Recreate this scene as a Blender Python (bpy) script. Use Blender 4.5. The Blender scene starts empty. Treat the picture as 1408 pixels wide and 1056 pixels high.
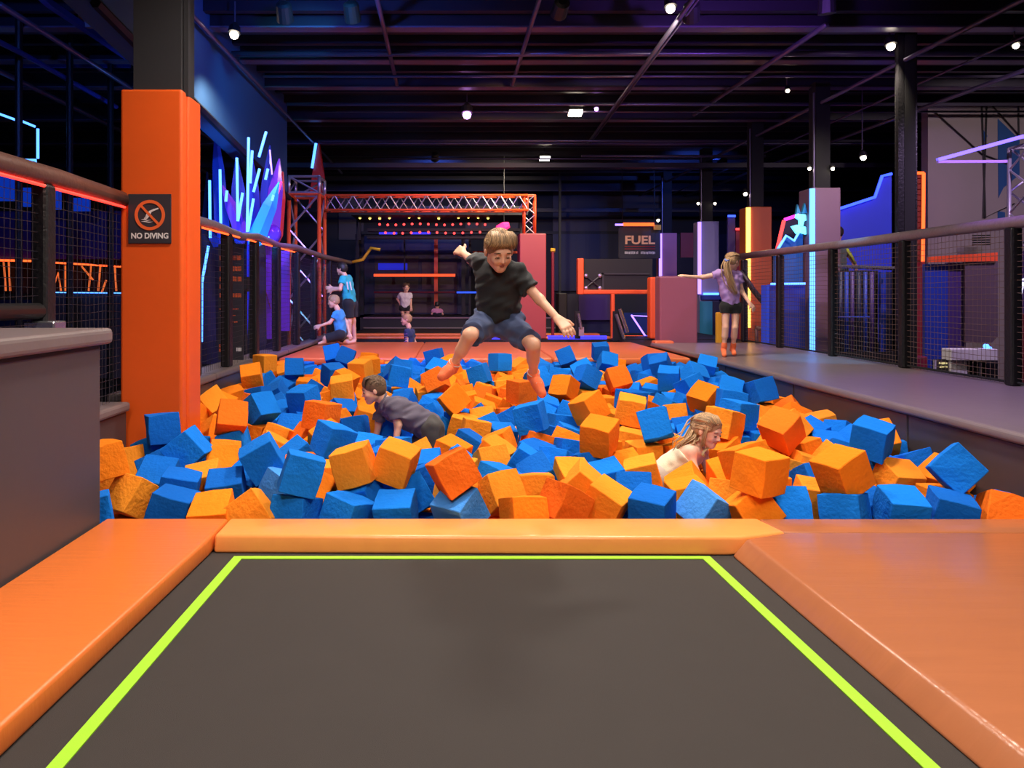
import bpy, bmesh, math, random
import numpy as np
from mathutils import Vector, Matrix, Euler
from mathutils.bvhtree import BVHTree

random.seed(7)
SC = bpy.context.scene
COL = SC.collection
PI = math.pi

# ------------------------------------------------------------------ camera
F = 1000.0                     # focal length in pixels of a 1408 px wide frame
VX, VY = 625.0, 405.0          # where the hall's long lines meet
H = 1.26                       # lens height above the trampoline bed (z = 0)
cam_d = bpy.data.cameras.new('camera')
cam = bpy.data.objects.new('camera', cam_d)
COL.objects.link(cam)
cam.location = (0, 0, H)
cam.rotation_euler = (PI / 2, 0, 0)
cam_d.sensor_width = 36.0
cam_d.lens = 36.0 * F / 1408
cam_d.shift_x = (704 - VX) / 1408
cam_d.shift_y = -(528 - VY) / 1408
cam_d.clip_start = 0.05
SC.camera = cam
SC.view_settings.view_transform = 'Standard'
SC.view_settings.look = 'None'
SC.view_settings.gamma = 1.0
SC.view_settings.exposure = 0.0
SC.view_settings.use_curve_mapping = False
SC.cycles.sample_clamp_indirect = 3.0
SC.cycles.max_bounces = 6

# ------------------------------------------------------------------ world
W = bpy.data.worlds.new('world')
SC.world = W
W.use_nodes = True
W.node_tree.nodes['Background'].inputs[0].default_value = (0.30, 0.22, 0.42, 1)
W.node_tree.nodes['Background'].inputs[1].default_value = 0.10

KEY = 1.0          # overall level of all lamps, added ones included

def P(px, py, Y):
    return Vector(((px - VX) * Y / F, Y, H - (py - VY) * Y / F))

def G(px, py, z):
    Y = F * (H - z) / (py - VY)
    return Vector(((px - VX) * Y / F, Y, z))

# ------------------------------------------------------------------ materials
def lin(c):
    out = []
    for v in c[:3]:
        v = v / 255.0
        out.append(v / 12.92 if v <= 0.04045 else ((v + 0.055) / 1.055) ** 2.4)
    return (out[0], out[1], out[2], 1.0)

MATS = {}
def mat(name, rgb, rough=0.6, metal=0.0, var=0.0, scale=8.0, bump=0.0, bscale=60.0, spec=0.5, obj_var=0.0,
        stretch=None, coat=0.0, sheen=0.0):
    """procedural material: colour, broken up by noise, with a fine bump"""
    if name in MATS:
        return MATS[name]
    m = bpy.data.materials.new(name)
    m.use_nodes = True
    nt = m.node_tree
    b = nt.nodes['Principled BSDF']
    b.inputs['Roughness'].default_value = rough
    b.inputs['Metallic'].default_value = metal
    b.inputs['Specular IOR Level'].default_value = spec
    if coat: b.inputs['Coat Weight'].default_value = coat
    if sheen:
        b.inputs['Sheen Weight'].default_value = sheen
    base = lin(rgb)
    b.inputs['Base Color'].default_value = base
    tc = nt.nodes.new('ShaderNodeTexCoord')
    mp = nt.nodes.new('ShaderNodeMapping')
    nt.links.new(tc.outputs['Object'], mp.inputs['Vector'])
    if stretch: mp.inputs['Scale'].default_value = stretch
    src = None
    if var > 0:
        n = nt.nodes.new('ShaderNodeTexNoise')
        n.inputs['Scale'].default_value = scale
        n.inputs['Detail'].default_value = 5
        nt.links.new(mp.outputs[0], n.inputs['Vector'])
        mx = nt.nodes.new('ShaderNodeMix'); mx.data_type = 'RGBA'
        nt.links.new(n.outputs['Fac'], mx.inputs['Factor'])
        mx.inputs['A'].default_value = tuple(max(0, v * (1 - var)) for v in base[:3]) + (1,)
        mx.inputs['B'].default_value = tuple(min(1, v * (1 + var)) for v in base[:3]) + (1,)
        src = mx.outputs['Result']
    if obj_var > 0:
        oi = nt.nodes.new('ShaderNodeObjectInfo')
        hs = nt.nodes.new('ShaderNodeHueSaturation')
        mr = nt.nodes.new('ShaderNodeMapRange')
        mr.inputs['To Min'].default_value = 1 - obj_var
        mr.inputs['To Max'].default_value = 1 + obj_var
        nt.links.new(oi.outputs['Random'], mr.inputs['Value'])
        nt.links.new(mr.outputs[0], hs.inputs['Value'])
        if src: nt.links.new(src, hs.inputs['Color'])
        else: hs.inputs['Color'].default_value = base
        src = hs.outputs['Color']
    if src: nt.links.new(src, b.inputs['Base Color'])
    if bump > 0:
        n2 = nt.nodes.new('ShaderNodeTexNoise')
        n2.inputs['Scale'].default_value = bscale
        n2.inputs['Detail'].default_value = 4
        nt.links.new(mp.outputs[0], n2.inputs['Vector'])
        bp = nt.nodes.new('ShaderNodeBump')
        bp.inputs['Strength'].default_value = bump
        bp.inputs['Distance'].default_value = 0.02
        nt.links.new(n2.outputs['Fac'], bp.inputs['Height'])
        nt.links.new(bp.outputs[0], b.inputs['Normal'])
    MATS[name] = m
    return m

def led(name, rgb, strength):
    if name in MATS: return MATS[name]
    m = bpy.data.materials.new(name)
    m.use_nodes = True
    b = m.node_tree.nodes['Principled BSDF']
    c = lin(rgb) if max(rgb) > 1.5 else tuple(rgb) + (1.0,)
    b.inputs['Base Color'].default_value = c
    b.inputs['Emission Color'].default_value = c
    b.inputs['Emission Strength'].default_value = strength
    MATS[name] = m
    return m

M = {
 'bed': mat('trampoline_mesh', (49, 42, 40), .8, var=.10, scale=5, bump=.25, bscale=500),
 'green': mat('green_webbing', (160, 222, 44), .65, var=.06, scale=40, bump=.2, bscale=300),
 'pad': mat('orange_vinyl', (222, 114, 48), .36, var=.05, scale=3, bump=.10, bscale=9, stretch=(.5, 5, 1)),
 'pad_r': mat('orange_vinyl_grey_sheen', (172, 104, 68), .27, var=.10, scale=3, bump=.12, bscale=8, stretch=(.6, 5, 1)),  # grey reflection of the hall put into a duller orange
 'pad_top': mat('orange_vinyl_strip', (250, 156, 82), .33, var=.05, scale=4, bump=.10, bscale=8, stretch=(2, 2, 1)),
 'pad_col': mat('orange_column_vinyl', (238, 92, 24), .45, var=.04, scale=4, bump=.08, bscale=10),
 'pad_far': mat('orange_far_vinyl', (216, 112, 66), .33, var=.12, scale=2.5, bump=.08, bscale=6),
 'seam': mat('dark_seam', (70, 28, 10), .7),
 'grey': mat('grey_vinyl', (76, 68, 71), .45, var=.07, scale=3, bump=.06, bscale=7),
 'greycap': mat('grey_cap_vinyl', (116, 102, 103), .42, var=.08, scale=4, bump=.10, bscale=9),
 'wallpad': mat('pit_wall_vinyl', (70, 60, 62), .38, var=.10, scale=3, bump=.06, bscale=7),
 'deck': mat('walkway_vinyl', (118, 104, 108), .34, var=.10, scale=3.5, bump=.08, bscale=9),
 'black': mat('black_paint', (14, 14, 17), .55, var=.2, scale=5),
 'blackpad': mat('black_padding', (20, 19, 22), .42, var=.2, scale=12, bump=.3, bscale=30),
 'shaft': mat('black_shaft_paint', (9, 9, 11), .8, var=.2, scale=5),
 'steel': mat('dark_steel', (58, 56, 60), .5, .3, var=.08, scale=4),
 'brownpad': mat('brown_rail_vinyl', (92, 62, 54), .38, var=.25, scale=9, bump=.25, bscale=22),
 'greyrail': mat('grey_rail_vinyl', (122, 104, 112), .36, var=.2, scale=9, bump=.25, bscale=22),
 'net': mat('net_cord', (120, 96, 88), .8),
 'netdark': mat('net_cord_dark', (60, 50, 62), .8),
 'ceil': mat('ceiling_deck', (12, 11, 17), .7, var=.2, scale=2, stretch=(1, 9, 1)),
 'joist': mat('joist_steel', (40, 36, 50), .45, .3, var=.15, scale=3),
 'joist_lit': mat('joist_flange_lit', (96, 86, 112), .4, .2),  # light along the flanges put into a paler joist tone
 'pipe': mat('conduit_metal', (96, 90, 110), .35, .6),
 'wall_dark': mat('dark_wall_paint', (26, 26, 38), .7, var=.12, scale=1.2),
 'wall_back': mat('back_wall_panel', (74, 68, 76), .6, var=.10, scale=1.5),
 'wall_grey': mat('right_wall_plaster', (132, 120, 124), .8, var=.05, scale=1.5),
 'bulk': mat('bulkhead_paint', (46, 84, 128), .65, var=.12, scale=1.3),
 'floor': mat('dark_carpet', (24, 22, 30), .85, var=.2, scale=6),
 'alu': mat('truss_aluminium', (205, 200, 205), .32, .75),
 'orange_paint_and_light': mat('orange_paint_and_light', (240, 92, 38), .45),
 'red_vinyl': mat('coral_pad_vinyl', (164, 68, 68), .45, var=.05, scale=3),
 'mauvebox': mat('mauve_box_vinyl', (140, 84, 98), .5, var=.06, scale=3),
 'mauve': mat('mauve_pad_vinyl', (116, 88, 104), .5, var=.06, scale=3),
 'pinkp': mat('pink_pad_vinyl', (188, 110, 134), .5, var=.06, scale=3),
 'lilac': mat('lilac_pad_vinyl', (146, 144, 188), .5, var=.05, scale=3),
 'orange_p': mat('orange_pillar_vinyl', (188, 88, 34), .5, var=.05, scale=3),
 'teal': mat('teal_panel', (44, 140, 170), .5),
 'navy': mat('navy_panel', (28, 34, 66), .5, var=.1, scale=2),
 'bluep': mat('blue_panel', (24, 54, 156), .5, var=.1, scale=3),
 'purple': mat('purple_panel', (70, 48, 110), .5, var=.1, scale=3),
 'brownp': mat('brown_grey_panel', (92, 76, 78), .6, var=.1, scale=3),
 'redp': mat('dark_red_panel', (140, 34, 60), .5, var=.1, scale=3),
 'white': mat('white_paint', (214, 208, 220), .5),
 'signblk': mat('sign_charcoal', (50, 48, 56), .5),
 'signor': mat('sign_orange', (240, 106, 50), .5),
 'signw': mat('sign_white', (232, 226, 226), .5),
 'yellow': mat('yellow_paint', (220, 170, 40), .5),
 'crystal': mat('crystal_acrylic', (60, 70, 170), .12, .3),
 'crystalp': mat('crystal_purple', (120, 60, 170), .15, .2),
 'crystalr': mat('crystal_red', (214, 50, 44), .3),
 'chrome': mat('chrome', (200, 200, 210), .2, .9),
 # foam
 'fo0': mat('orange_foam', (250, 132, 26), .95, var=.07, scale=7, bump=.35, bscale=45, obj_var=.10, spec=.15),
 'fo1': mat('orange_foam_light', (253, 148, 40), .95, var=.07, scale=7, bump=.35, bscale=45, obj_var=.08, spec=.15),
 'fo2': mat('orange_foam_deep', (243, 112, 28), .95, var=.07, scale=7, bump=.35, bscale=45, obj_var=.10, spec=.15),
 'fb0': mat('blue_foam', (18, 120, 226), .95, var=.07, scale=7, bump=.35, bscale=45, obj_var=.12, spec=.15),
 'fb1': mat('blue_foam_deep', (15, 102, 204), .95, var=.07, scale=7, bump=.35, bscale=45, obj_var=.12, spec=.15),
 'fb2': mat('blue_foam_worn', (72, 148, 238), .95, var=.07, scale=7, bump=.35, bscale=45, obj_var=.06, spec=.15),
 # light givers
 'cyan': led('cyan_led', (.075, .27, 1.0), 3.2),
 'blue': led('blue_led', (.03, .07, 1.0), 3.2),
 'violet': led('violet_led', (.33, .20, 1.0), 2.4),
 'redled': led('red_led', (255, 50, 40), 3.5),
 'orled': led('orange_led', (1.0, .10, .018), 2.6),
 'yelled': led('yellow_led', (255, 186, 70), 5),
 'pinkled': led('pink_led', (255, 40, 100), 3),
 'lampw': led('lamp_lens', (255, 238, 210), 20),
 'lampv': led('lamp_lens_violet', (220, 150, 255), 15),
 'whiteled': led('white_led', (225, 225, 255), 2.2),
}

# ------------------------------------------------------------------ mesh helpers
class MB:
    def __init__(s): s.v = []; s.f = []; s.mi = []
    def add(s, vs, fs, mi=0):
        n = len(s.v)
        s.v += [tuple(v) for v in vs]
        s.f += [tuple(i + n for i in f) for f in fs]
        s.mi += [mi] * len(fs)
        return s
    def box(s, x0, x1, y0, y1, z0, z1, mi=0):
        vs = [(x, y, z) for x in (x0, x1) for y in (y0, y1) for z in (z0, z1)]
        return s.add(vs, [(0, 1, 3, 2), (4, 6, 7, 5), (0, 4, 5, 1), (2, 3, 7, 6), (0, 2, 6, 4), (1, 5, 7, 3)], mi)
    def prism(s, poly, d, mi=0):
        """polygon (list of 3-d points) extruded by vector d"""
        n = len(poly); d = Vector(d)
        vs = [Vector(p) for p in poly] + [Vector(p) + d for p in poly]
        fs = [tuple(range(n))[::-1], tuple(range(n, 2 * n))]
        fs += [(i, (i + 1) % n, n + (i + 1) % n, n + i) for i in range(n)]
        return s.add(vs, fs, mi)
    def tube(s, pts, r, n=8, mi=0, cap=True):
        pts = [Vector(p) for p in pts]
        rs = r if isinstance(r, (list, tuple)) else [r] * len(pts)
        vs = []; fs = []
        up = None
        for i, p in enumerate(pts):
            a = pts[max(i - 1, 0)]; b = pts[min(i + 1, len(pts) - 1)]
            t = (b - a).normalized()
            if up is None:
                up = t.orthogonal().normalized() if abs(t.z) > .9 else (Vector((0, 0, 1)) - t * t.z).normalized()
            else:
                up = (up - t * up.dot(t)).normalized()
            w = t.cross(up)
            for k in range(n):
                an = 2 * PI * (k + .5) / n
                vs.append(p + (up * math.cos(an) + w * math.sin(an)) * rs[i])
        for i in range(len(pts) - 1):
            for k in range(n):
                fs.append((i * n + k, i * n + (k + 1) % n, (i + 1) * n + (k + 1) % n, (i + 1) * n + k))
        if cap:
            fs.append(tuple(range(n))[::-1]); fs.append(tuple(range((len(pts) - 1) * n, len(pts) * n)))
        return s.add(vs, fs, mi)
    def cyl(s, a, b, r, n=16, mi=0): return s.tube([a, b], r, n, mi)
    def sphere(s, c, r, n=12, m=8, mi=0, sc=(1, 1, 1)):
        c = Vector(c); vs = []; fs = []
        for j in range(m + 1):
            t = PI * j / m
            for i in range(n):
                p = 2 * PI * i / n
                vs.append((c.x + r * sc[0] * math.sin(t) * math.cos(p), c.y + r * sc[1] * math.sin(t) * math.sin(p), c.z + r * sc[2] * math.cos(t)))
        for j in range(m):
            for i in range(n):
                fs.append((j * n + i, (j + 1) * n + i, (j + 1) * n + (i + 1) % n, j * n + (i + 1) % n))
        return s.add(vs, fs, mi)
    def bounds(s):
        a = np.array(s.v)
        return a.min(0), a.max(0)

def clean_mesh(m, bevel=0, seg=2, smooth=False):
    bm = bmesh.new(); bm.from_mesh(m)
    bmesh.ops.remove_doubles(bm, verts=bm.verts, dist=1e-5)
    bmesh.ops.recalc_face_normals(bm, faces=bm.faces)
    if bevel:
        ed = [e for e in bm.edges if len(e.link_faces) == 2 and e.calc_face_angle(0) > .5]
        bmesh.ops.bevel(bm, geom=ed, offset=bevel, segments=seg, affect='EDGES', profile=.5, clamp_overlap=True)
    bm.to_mesh(m); bm.free()
    if smooth:
        for p in m.polygons: p.use_smooth = True

ORG = {}      # object name -> world origin of its mesh coordinates
def link(o, parent=None):
    COL.objects.link(o)
    if parent is not None: o.parent = parent
    return o

def build(mb, name, material, parent=None, bevel=0, seg=2, smooth=False, label=None, cat=None, group=None, kind=None):
    a, b = mb.bounds()
    if parent is None:
        org = Vector(((a[0] + b[0]) / 2, (a[1] + b[1]) / 2, a[2]))
    else:
        org = ORG[parent.name]
    me = bpy.data.meshes.new(name)
    me.from_pydata([(v[0] - org.x, v[1] - org.y, v[2] - org.z) for v in mb.v], [], mb.f)
    ms = material if isinstance(material, (list, tuple)) else [material]
    for m_ in ms: me.materials.append(m_)
    if len(ms) > 1: me.polygons.foreach_set('material_index', mb.mi)
    if len(ms) > 1 and bevel == 0 and not smooth: pass
    else: clean_mesh(me, bevel, seg, smooth)
    o = bpy.data.objects.new(name, me)
    link(o, parent)
    ORG[o.name] = org
    if parent is None: o.location = org
    tag(o, label, cat, group, kind)
    return o

def tag(o, label=None, cat=None, group=None, kind=None):
    if label: o['label'] = label
    if cat: o['category'] = cat
    if group: o['group'] = group
    if kind: o['kind'] = kind

def thing(name, label, cat, loc, group=None, kind=None):
    o = bpy.data.objects.new(name, None)
    o.empty_display_size = .1
    link(o); o.location = loc
    ORG[o.name] = Vector(loc)
    tag(o, label, cat, group, kind)
    return o

def bx(x0, x1, y0, y1, z0, z1): return MB().box(x0, x1, y0, y1, z0, z1)

def strip(p0, p1, r=.012): return MB().tube([p0, p1], r, 6)

def text_mb(txt, c, w, h, depth=.004, offset=0.0, shear=0):
    """lettering standing upright, facing the camera side (-Y), centred at c, fitted to w x h"""
    cu = bpy.data.curves.new('t', 'FONT'); cu.body = txt; cu.align_x = 'CENTER'; cu.align_y = 'CENTER'
    cu.offset = offset; cu.resolution_u = 3
    o = bpy.data.objects.new('t', cu); COL.objects.link(o)
    dg = bpy.context.evaluated_depsgraph_get()
    me = o.evaluated_get(dg).to_mesh()
    V = np.array([v.co[:] for v in me.vertices]); Fc = [tuple(p.vertices) for p in me.polygons]
    mb = MB()
    if len(V):
        lo, hi = V.min(0), V.max(0)
        sx = w / (hi[0] - lo[0]); sy = h / (hi[1] - lo[1])
        mid = (lo + hi) / 2
        mb.add([(c[0] + (v[0] - mid[0]) * sx, c[1], c[2] + (v[1] - mid[1]) * sy) for v in V], Fc)
    o.evaluated_get(dg).to_mesh_clear()
    bpy.data.objects.remove(o); bpy.data.curves.remove(cu)
    return mb

def lamp(kind, loc, energy, color, parent, size=.1, angle=None, target=None, blend=.6):
    d = bpy.data.lights.new('lamp', kind)
    d.energy = energy * KEY
    d.color = color
    d.shadow_soft_size = size
    if kind == 'SPOT':
        d.spot_size = math.radians(angle or 120); d.spot_blend = blend
    o = bpy.data.objects.new('bulb', d)
    link(o, parent)
    o.location = Vector(loc) - ORG[parent.name]
    if kind == 'SPOT':
        t = Vector(target) if target is not None else Vector(loc) - Vector((0, 0, 1))
        o.rotation_euler = (t - Vector(loc)).to_track_quat('-Z', 'Y').to_euler()
    return o

# ================================================================== LAMPS OF THE HALL (large lights first)
CEIL = 5.0
def high_bay(x, y, power, label, color=(1, .90, .78), z=4.55, angle=150):
    t = thing('high_bay_light', label, 'ceiling light', (x, y, z), 'high bay lamps over the trampoline and the pit')
    build(MB().tube([(x, y, z + .02), (x, y, z + .10), (x, y, z + .22), (x, y, z + .26)], [.24, .22, .10, .06], 20), 'housing', M['black'], t, smooth=False)
    build(MB().cyl((x, y, z), (x, y, z + .03), .22, 20), 'lens', M['lampw'], t)
    build(MB().cyl((x, y, z + .25), (x, y, CEIL), .012, 6), 'hanger', M['pipe'], t)
    lamp('SPOT', (x, y, z - .04), power, color, t, .22, angle)
    return t
for (x, y, pw, lb) in [(-1.1, 1.2, 200, 'round high bay lamp hanging above the left side of the trampoline'),
                       (1.9, 1.2, 200, 'round high bay lamp hanging above the wide right-hand pad'),
                       (-0.6, 4.4, 560, 'round high bay lamp hanging above the near left of the foam pit'),
                       (1.9, 4.4, 620, 'round high bay lamp hanging above the near right of the foam pit'),
                       (0.5, 7.2, 560, 'round high bay lamp hanging above the middle of the foam pit'),
                       (-0.9, -1.3, 650, 'added round fill lamp hanging behind the trampoline on the block side'),  # this lamp and the next are added fill for the front faces
                       (1.7, -1.3, 650, 'added round fill lamp hanging behind the trampoline on the walkway side')]:
    high_bay(x, y, pw, lb)

# ================================================================== STRUCTURE
def struct(mb, name, m, parent=None, **k):
    o = build(mb, name, m, parent, kind='structure' if parent is None else None, **k)
    return o
BW = 26.0       # back wall
floor = struct(bx(-12, 17, -2, BW + .3, -1.2, -1.0), 'floor', M['floor'])
ceiling = struct(bx(-12, 17, -2, BW + .3, CEIL, CEIL + .2), 'ceiling', M['ceil'])
wall_back = struct(bx(-12, 17, BW, BW + .3, -1.0, CEIL), 'wall_back', M['wall_dark'])
wall_left = struct(bx(-12, -11.7, -2, BW, -1.0, CEIL), 'wall_left', M['wall_dark'])
wall_right = struct(bx(16.7, 17, -2, BW, -1.0, CEIL), 'wall_right', M['wall_dark'])
# light panels of the back wall
for (x0, x1, y0, y1) in [(760, 905, 262, 318), (640, 712, 275, 318), (448, 497, 205, 262), (604, 625, 204, 244), (466, 500, 262, 330)]:
    a = P(x0, y1, BW); b = P(x1, y0, BW)
    build(bx(a.x, b.x, BW - .05, BW - .003, a.z, b.z), 'panel', M['wall_back'], wall_back)
for (x0, x1, y0, y1, m) in [(500, 900, 246, 262, 'joist'), (497, 905, 318, 322, 'black'), (760, 1000, 322, 400, 'navy')]:
    a = P(x0, y1, BW - .1); b = P(x1, y0, BW - .1)
    build(bx(a.x, b.x, BW - .11, BW - .052, a.z, b.z), 'panel', M[m], wall_back)
# joists and purlins across the hall, each one a piece of the ceiling
jy = [9.3, 9.56, 10.05, 10.5, 10.9, 11.4, 11.8, 12.3, 13.0, 13.7, 14.6, 15.6, 16.1, 16.9, 17.8, 19.0, 20.2, 21.6, 23.0, 24.5]
for i, y in enumerate(jy):
    d = .24 if i % 3 == 1 else .13
    build(MB().box(-11.7, 16.7, y - .05, y + .05, CEIL - d, CEIL), 'joist', M['joist'], ceiling)
    if i % 3 == 1:
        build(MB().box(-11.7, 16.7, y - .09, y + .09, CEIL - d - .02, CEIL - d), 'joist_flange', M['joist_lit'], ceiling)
for i, y in enumerate([-1, .5, 2, 3.5, 5, 6.5, 8]):
    build(MB().box(-11.7, 16.7, y - .05, y + .05, CEIL - .2, CEIL), 'joist', M['joist'], ceiling)
for y in (17.2, 24.2):
    build(MB().box(-11.7, 16.7, y - .1, y + .1, 4.0 if y > 20 else 4.25, 4.12 if y > 20 else 4.36), 'cross_beam', M['joist'], ceiling)
# long conduits and sprinkler pipes running down the hall
for (a, b, r) in [((2.6, 7.5, 4.50), (3.05, 16.6, 4.72), .030), ((2.66, 7.5, 4.50), (3.11, 16.6, 4.72), .015),
                  ((6.1, 7, 4.42), (6.1, 24, 4.52), .03), ((7.0, 7, 4.42), (7.0, 24, 4.5), .018),
                  ((8.3, 9, 4.5), (7.6, 24, 4.5), .035), ((-3.1, 5, 4.55), (-3.1, 20, 4.6), .03),
                  ((-6.6, 6, 4.5), (-6.6, 20, 4.5), .04), ((-5.0, 8, 4.45), (-5.0, 22, 4.45), .035),
                  ((-.9, 8, 4.72), (-.95, 12, 4.72), .03), ((1.0, 8, 4.72), (.95, 12.0, 4.72), .03), ((4.6, 9, 4.6), (4.6, 14, 4.72), .035)]:
    build(MB().cyl(a, b, r, 8), 'conduit', M['pipe'], ceiling, smooth=True)
for (y, z, x0, x1, r) in [(11.4, 4.68, -3, 12, .022), (13.0, 4.66, -3, 12, .03), (13.6, 4.68, -2.6, 12, .02), (16.0, 4.64, -3, 9, .03), (17.9, 4.6, -2, 7, .022), (16.6, 4.42, 2.9, 7.1, .03), (10.45, 4.72, -3.2, 13, .04)]:
    build(MB().cyl((x0, y, z), (x1, y, z), r, 8), 'cross_pipe', M['pipe'], ceiling, smooth=True)

# bulkhead wall on the left, washed blue, with its lower edge falling away
BX = -3.2
bl = [None, P(395, 271, 13.9), P(250, 126, 8.53), Vector((BX, 6.4, 3.85)), Vector((BX, 6.4, CEIL)), Vector((BX, 13.9, CEIL))]
for p in bl[1:]: p.x = BX
trim_1 = struct(MB().prism([bl[5], bl[1], bl[2], bl[3], bl[4]], (-.25, 0, 0)), 'trim_1', M['bulk'])
build(MB().tube([bl[1] + Vector((.04, 0, -.02)), bl[2] + Vector((.04, 0, -.02)), bl[3] + Vector((.04, 0, -.02))], .05, 6), 'edge_trim', M['black'], trim_1)

# ------------------------------------------------------------------ front trampoline and its pads
PZ = .085
tr = thing('trampoline', 'black mesh trampoline bed with a lime green boundary line in the foreground', 'trampoline', (0, 2.2, 0))
build(bx(-1.45, 1.62, .9, 3.56, -.03, 0), 'bed', M['bed'], tr)
def zq(pts, z, t=.004):
    return MB().prism([(p.x, p.y, z) for p in pts], (0, 0, t))
def ext(a, b, y):      # straight line a->b carried on to depth y
    k = (y - a.y) / (b.y - a.y)
    return a + (b - a) * k
la, lb_ = G(322, 766, 0), G(65, 1056, 0); lc, ld = G(335, 766, 0), G(88, 1056, 0)
build(zq([la, lc, ext(lc, ld, 1.05), ext(la, lb_, 1.05)], .001), 'boundary_line', M['green'], tr)
ra, rb_ = G(963, 766, 0), G(1268, 1056, 0); rc_, rd = G(976, 766, 0), G(1291, 1056, 0)
build(zq([ra, rc_, ext(rc_, rd, 1.05), ext(ra, rb_, 1.05)], .001), 'boundary_line', M['green'], tr)
f0, f1 = G(326, 766, 0), G(972, 769.4, 0)
build(bx(f0.x, f1.x, f1.y, f0.y, .001, .0055), 'boundary_line', M['green'], tr)

def pad(mb_poly_top, z0, z1, slope, name, m, label, cat='pad', bev=.016, seg=3):
    """cushion from a top outline (counter-clockwise list of (x,y)); slope pushes the lower outline out per vertex"""
    n = len(mb_poly_top)
    vs = [(x, y, z1) for x, y in mb_poly_top] + [(x + sx, y + sy, z0) for (x, y), (sx, sy) in zip(mb_poly_top, slope)]
    fs = [tuple(range(n)), tuple(range(2 * n - 1, n - 1, -1))] + [(i, n + i, n + (i + 1) % n, (i + 1) % n) for i in range(n)]
    return build(MB().add(vs, fs), name, m, None, bevel=bev, seg=seg, smooth=True, label=label, cat=cat)
O2 = (0, 0)
pad([(-1.83, .95), (-1.27, .95), (-1.185, 3.50), (-1.19, 3.825), (-1.83, 3.825)], .0, PZ, [O2, (.005, 0), (.005, 0), O2, O2], 'edge_pad', M['pad'],
    'orange vinyl pad between the grey block and the trampoline')
pad([(-1.175, 3.56), (1.395, 3.525), (1.64, 3.60), (1.59, 3.825), (-1.18, 3.825)], .0, PZ, [(0, -.02), (-.07, -.02), (0, 0), O2, O2], 'edge_pad', M['pad_top'],
    'narrow bright orange pad along the far end of the trampoline')
pad([(1.60, 3.605), (4.4, 3.605), (4.4, 3.825), (1.60, 3.825)], .0, PZ - .003, [O2] * 4, 'edge_pad', M['pad_r'],
    'dull orange pad strip between the wide pad and the foam pit', bev=.012)
pad([(1.50, .95), (4.4, .95), (4.4, 3.597), (1.64, 3.597), (1.405, 3.50)], .0, PZ, [(-.075, 0), O2, O2, O2, (-.075, 0)], 'edge_pad', M['pad_r'],
    'wide orange pad with grey reflection in its colour beside the trampoline on the walkway side')
# timber carrier below the pads
struct(MB().box(-1.83, -1.46, .9, 3.82, -1, -.002), 'trim_2', M['black'])
struct(MB().box(-1.46, 4.4, 3.57, 3.82, -1, -.002), 'trim_3', M['black'])
struct(MB().box(1.63, 4.4, .9, 3.565, -1, -.002), 'trim_4', M['black'])

# grey padded block left
t = thing('padded_block', 'tall grey vinyl padded block with a thick cap beside the left pad', 'padded block', (-2.2, 2.4, 0))
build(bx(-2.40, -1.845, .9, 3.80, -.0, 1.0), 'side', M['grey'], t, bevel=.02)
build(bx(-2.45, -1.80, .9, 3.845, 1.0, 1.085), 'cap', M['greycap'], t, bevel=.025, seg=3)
build(bx(-2.40, -1.90, 3.80, 3.825, 0, 1.0), 'end_panel', M['grey'], t, bevel=.008)

# ------------------------------------------------------------------ the pit
X0, X1, Y0, Y1 = -2.45, 3.30, 3.83, 10.0
LZ = .46
def pit_floor_z(y): return -.50 + .036 * (y - Y0)
struct(MB().prism([(X0, Y0, -.999), (X0, Y1, -.999), (X0, Y1, pit_floor_z(Y1)), (X0, Y0, pit_floor_z(Y0))], (X1 - X0, 0, 0)), 'trim_5', M['black'])
# right wall of padded panels and its walkway
t = thing('pit_side_wall', 'dark grey padded pit wall of upright panels below the walkway', 'padded wall', (X1 + .05, 7, -.5))
edges = [3.83, 5.30, 7.08, 8.86, 10.6, 12.0]
for a, b in zip(edges[:-1], edges[1:]):
    build(bx(X1, X1 + .08, a + .006, b - .006, -.6, LZ - .07), 'panel', M['wallpad'], t, bevel=.012)
build(bx(X1 + .08, X1 + .12, 3.83, 12, -.6, LZ - .07), 'backing', M['black'], t)
t = thing('walkway', 'grey vinyl walkway with a rounded nosing along the right of the pit', 'walkway', (4.1, 8, LZ - .07))
build(bx(X1 - .045, 5.05, 3.84, 12.1, LZ - .07, LZ), 'deck', M['deck'], t, bevel=.03, seg=4)
build(bx(X1 + .13, 5.0, 3.84, 12.0, -1.0, LZ - .07), 'base', M['black'], t)
# left wall, broken by the orange column
t = thing('pit_ledge', 'grey padded ledge with low wall under the netting on the left of the pit', 'padded wall', (-2.6, 8, -.5))
for a, b in [(3.87, 5.44), (5.86, 7.4), (7.4, 9.0), (9.0, 10.6)]:
    build(bx(X0 - .08, X0, a + .005, b - .005, -.55, LZ - .07), 'panel', M['wallpad'], t, bevel=.012)
    build(bx(X0 - .36, X0 + .03, a + .003, b - .003, LZ - .07, LZ), 'cap', M['greycap'], t, bevel=.02)
build(bx(X0 - .34, X0 - .09, 3.87, 5.44, -1, LZ - .07), 'backing', M['black'], t)
build(bx(X0 - .19, X0 - .09, 5.90, 18, -1, LZ - .07), 'backing', M['black'], t)
build(bx(X0 - .20, X0 + .03, 10.6, 18, LZ - .07, LZ), 'cap', M['greycap'], t, bevel=.02)
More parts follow.
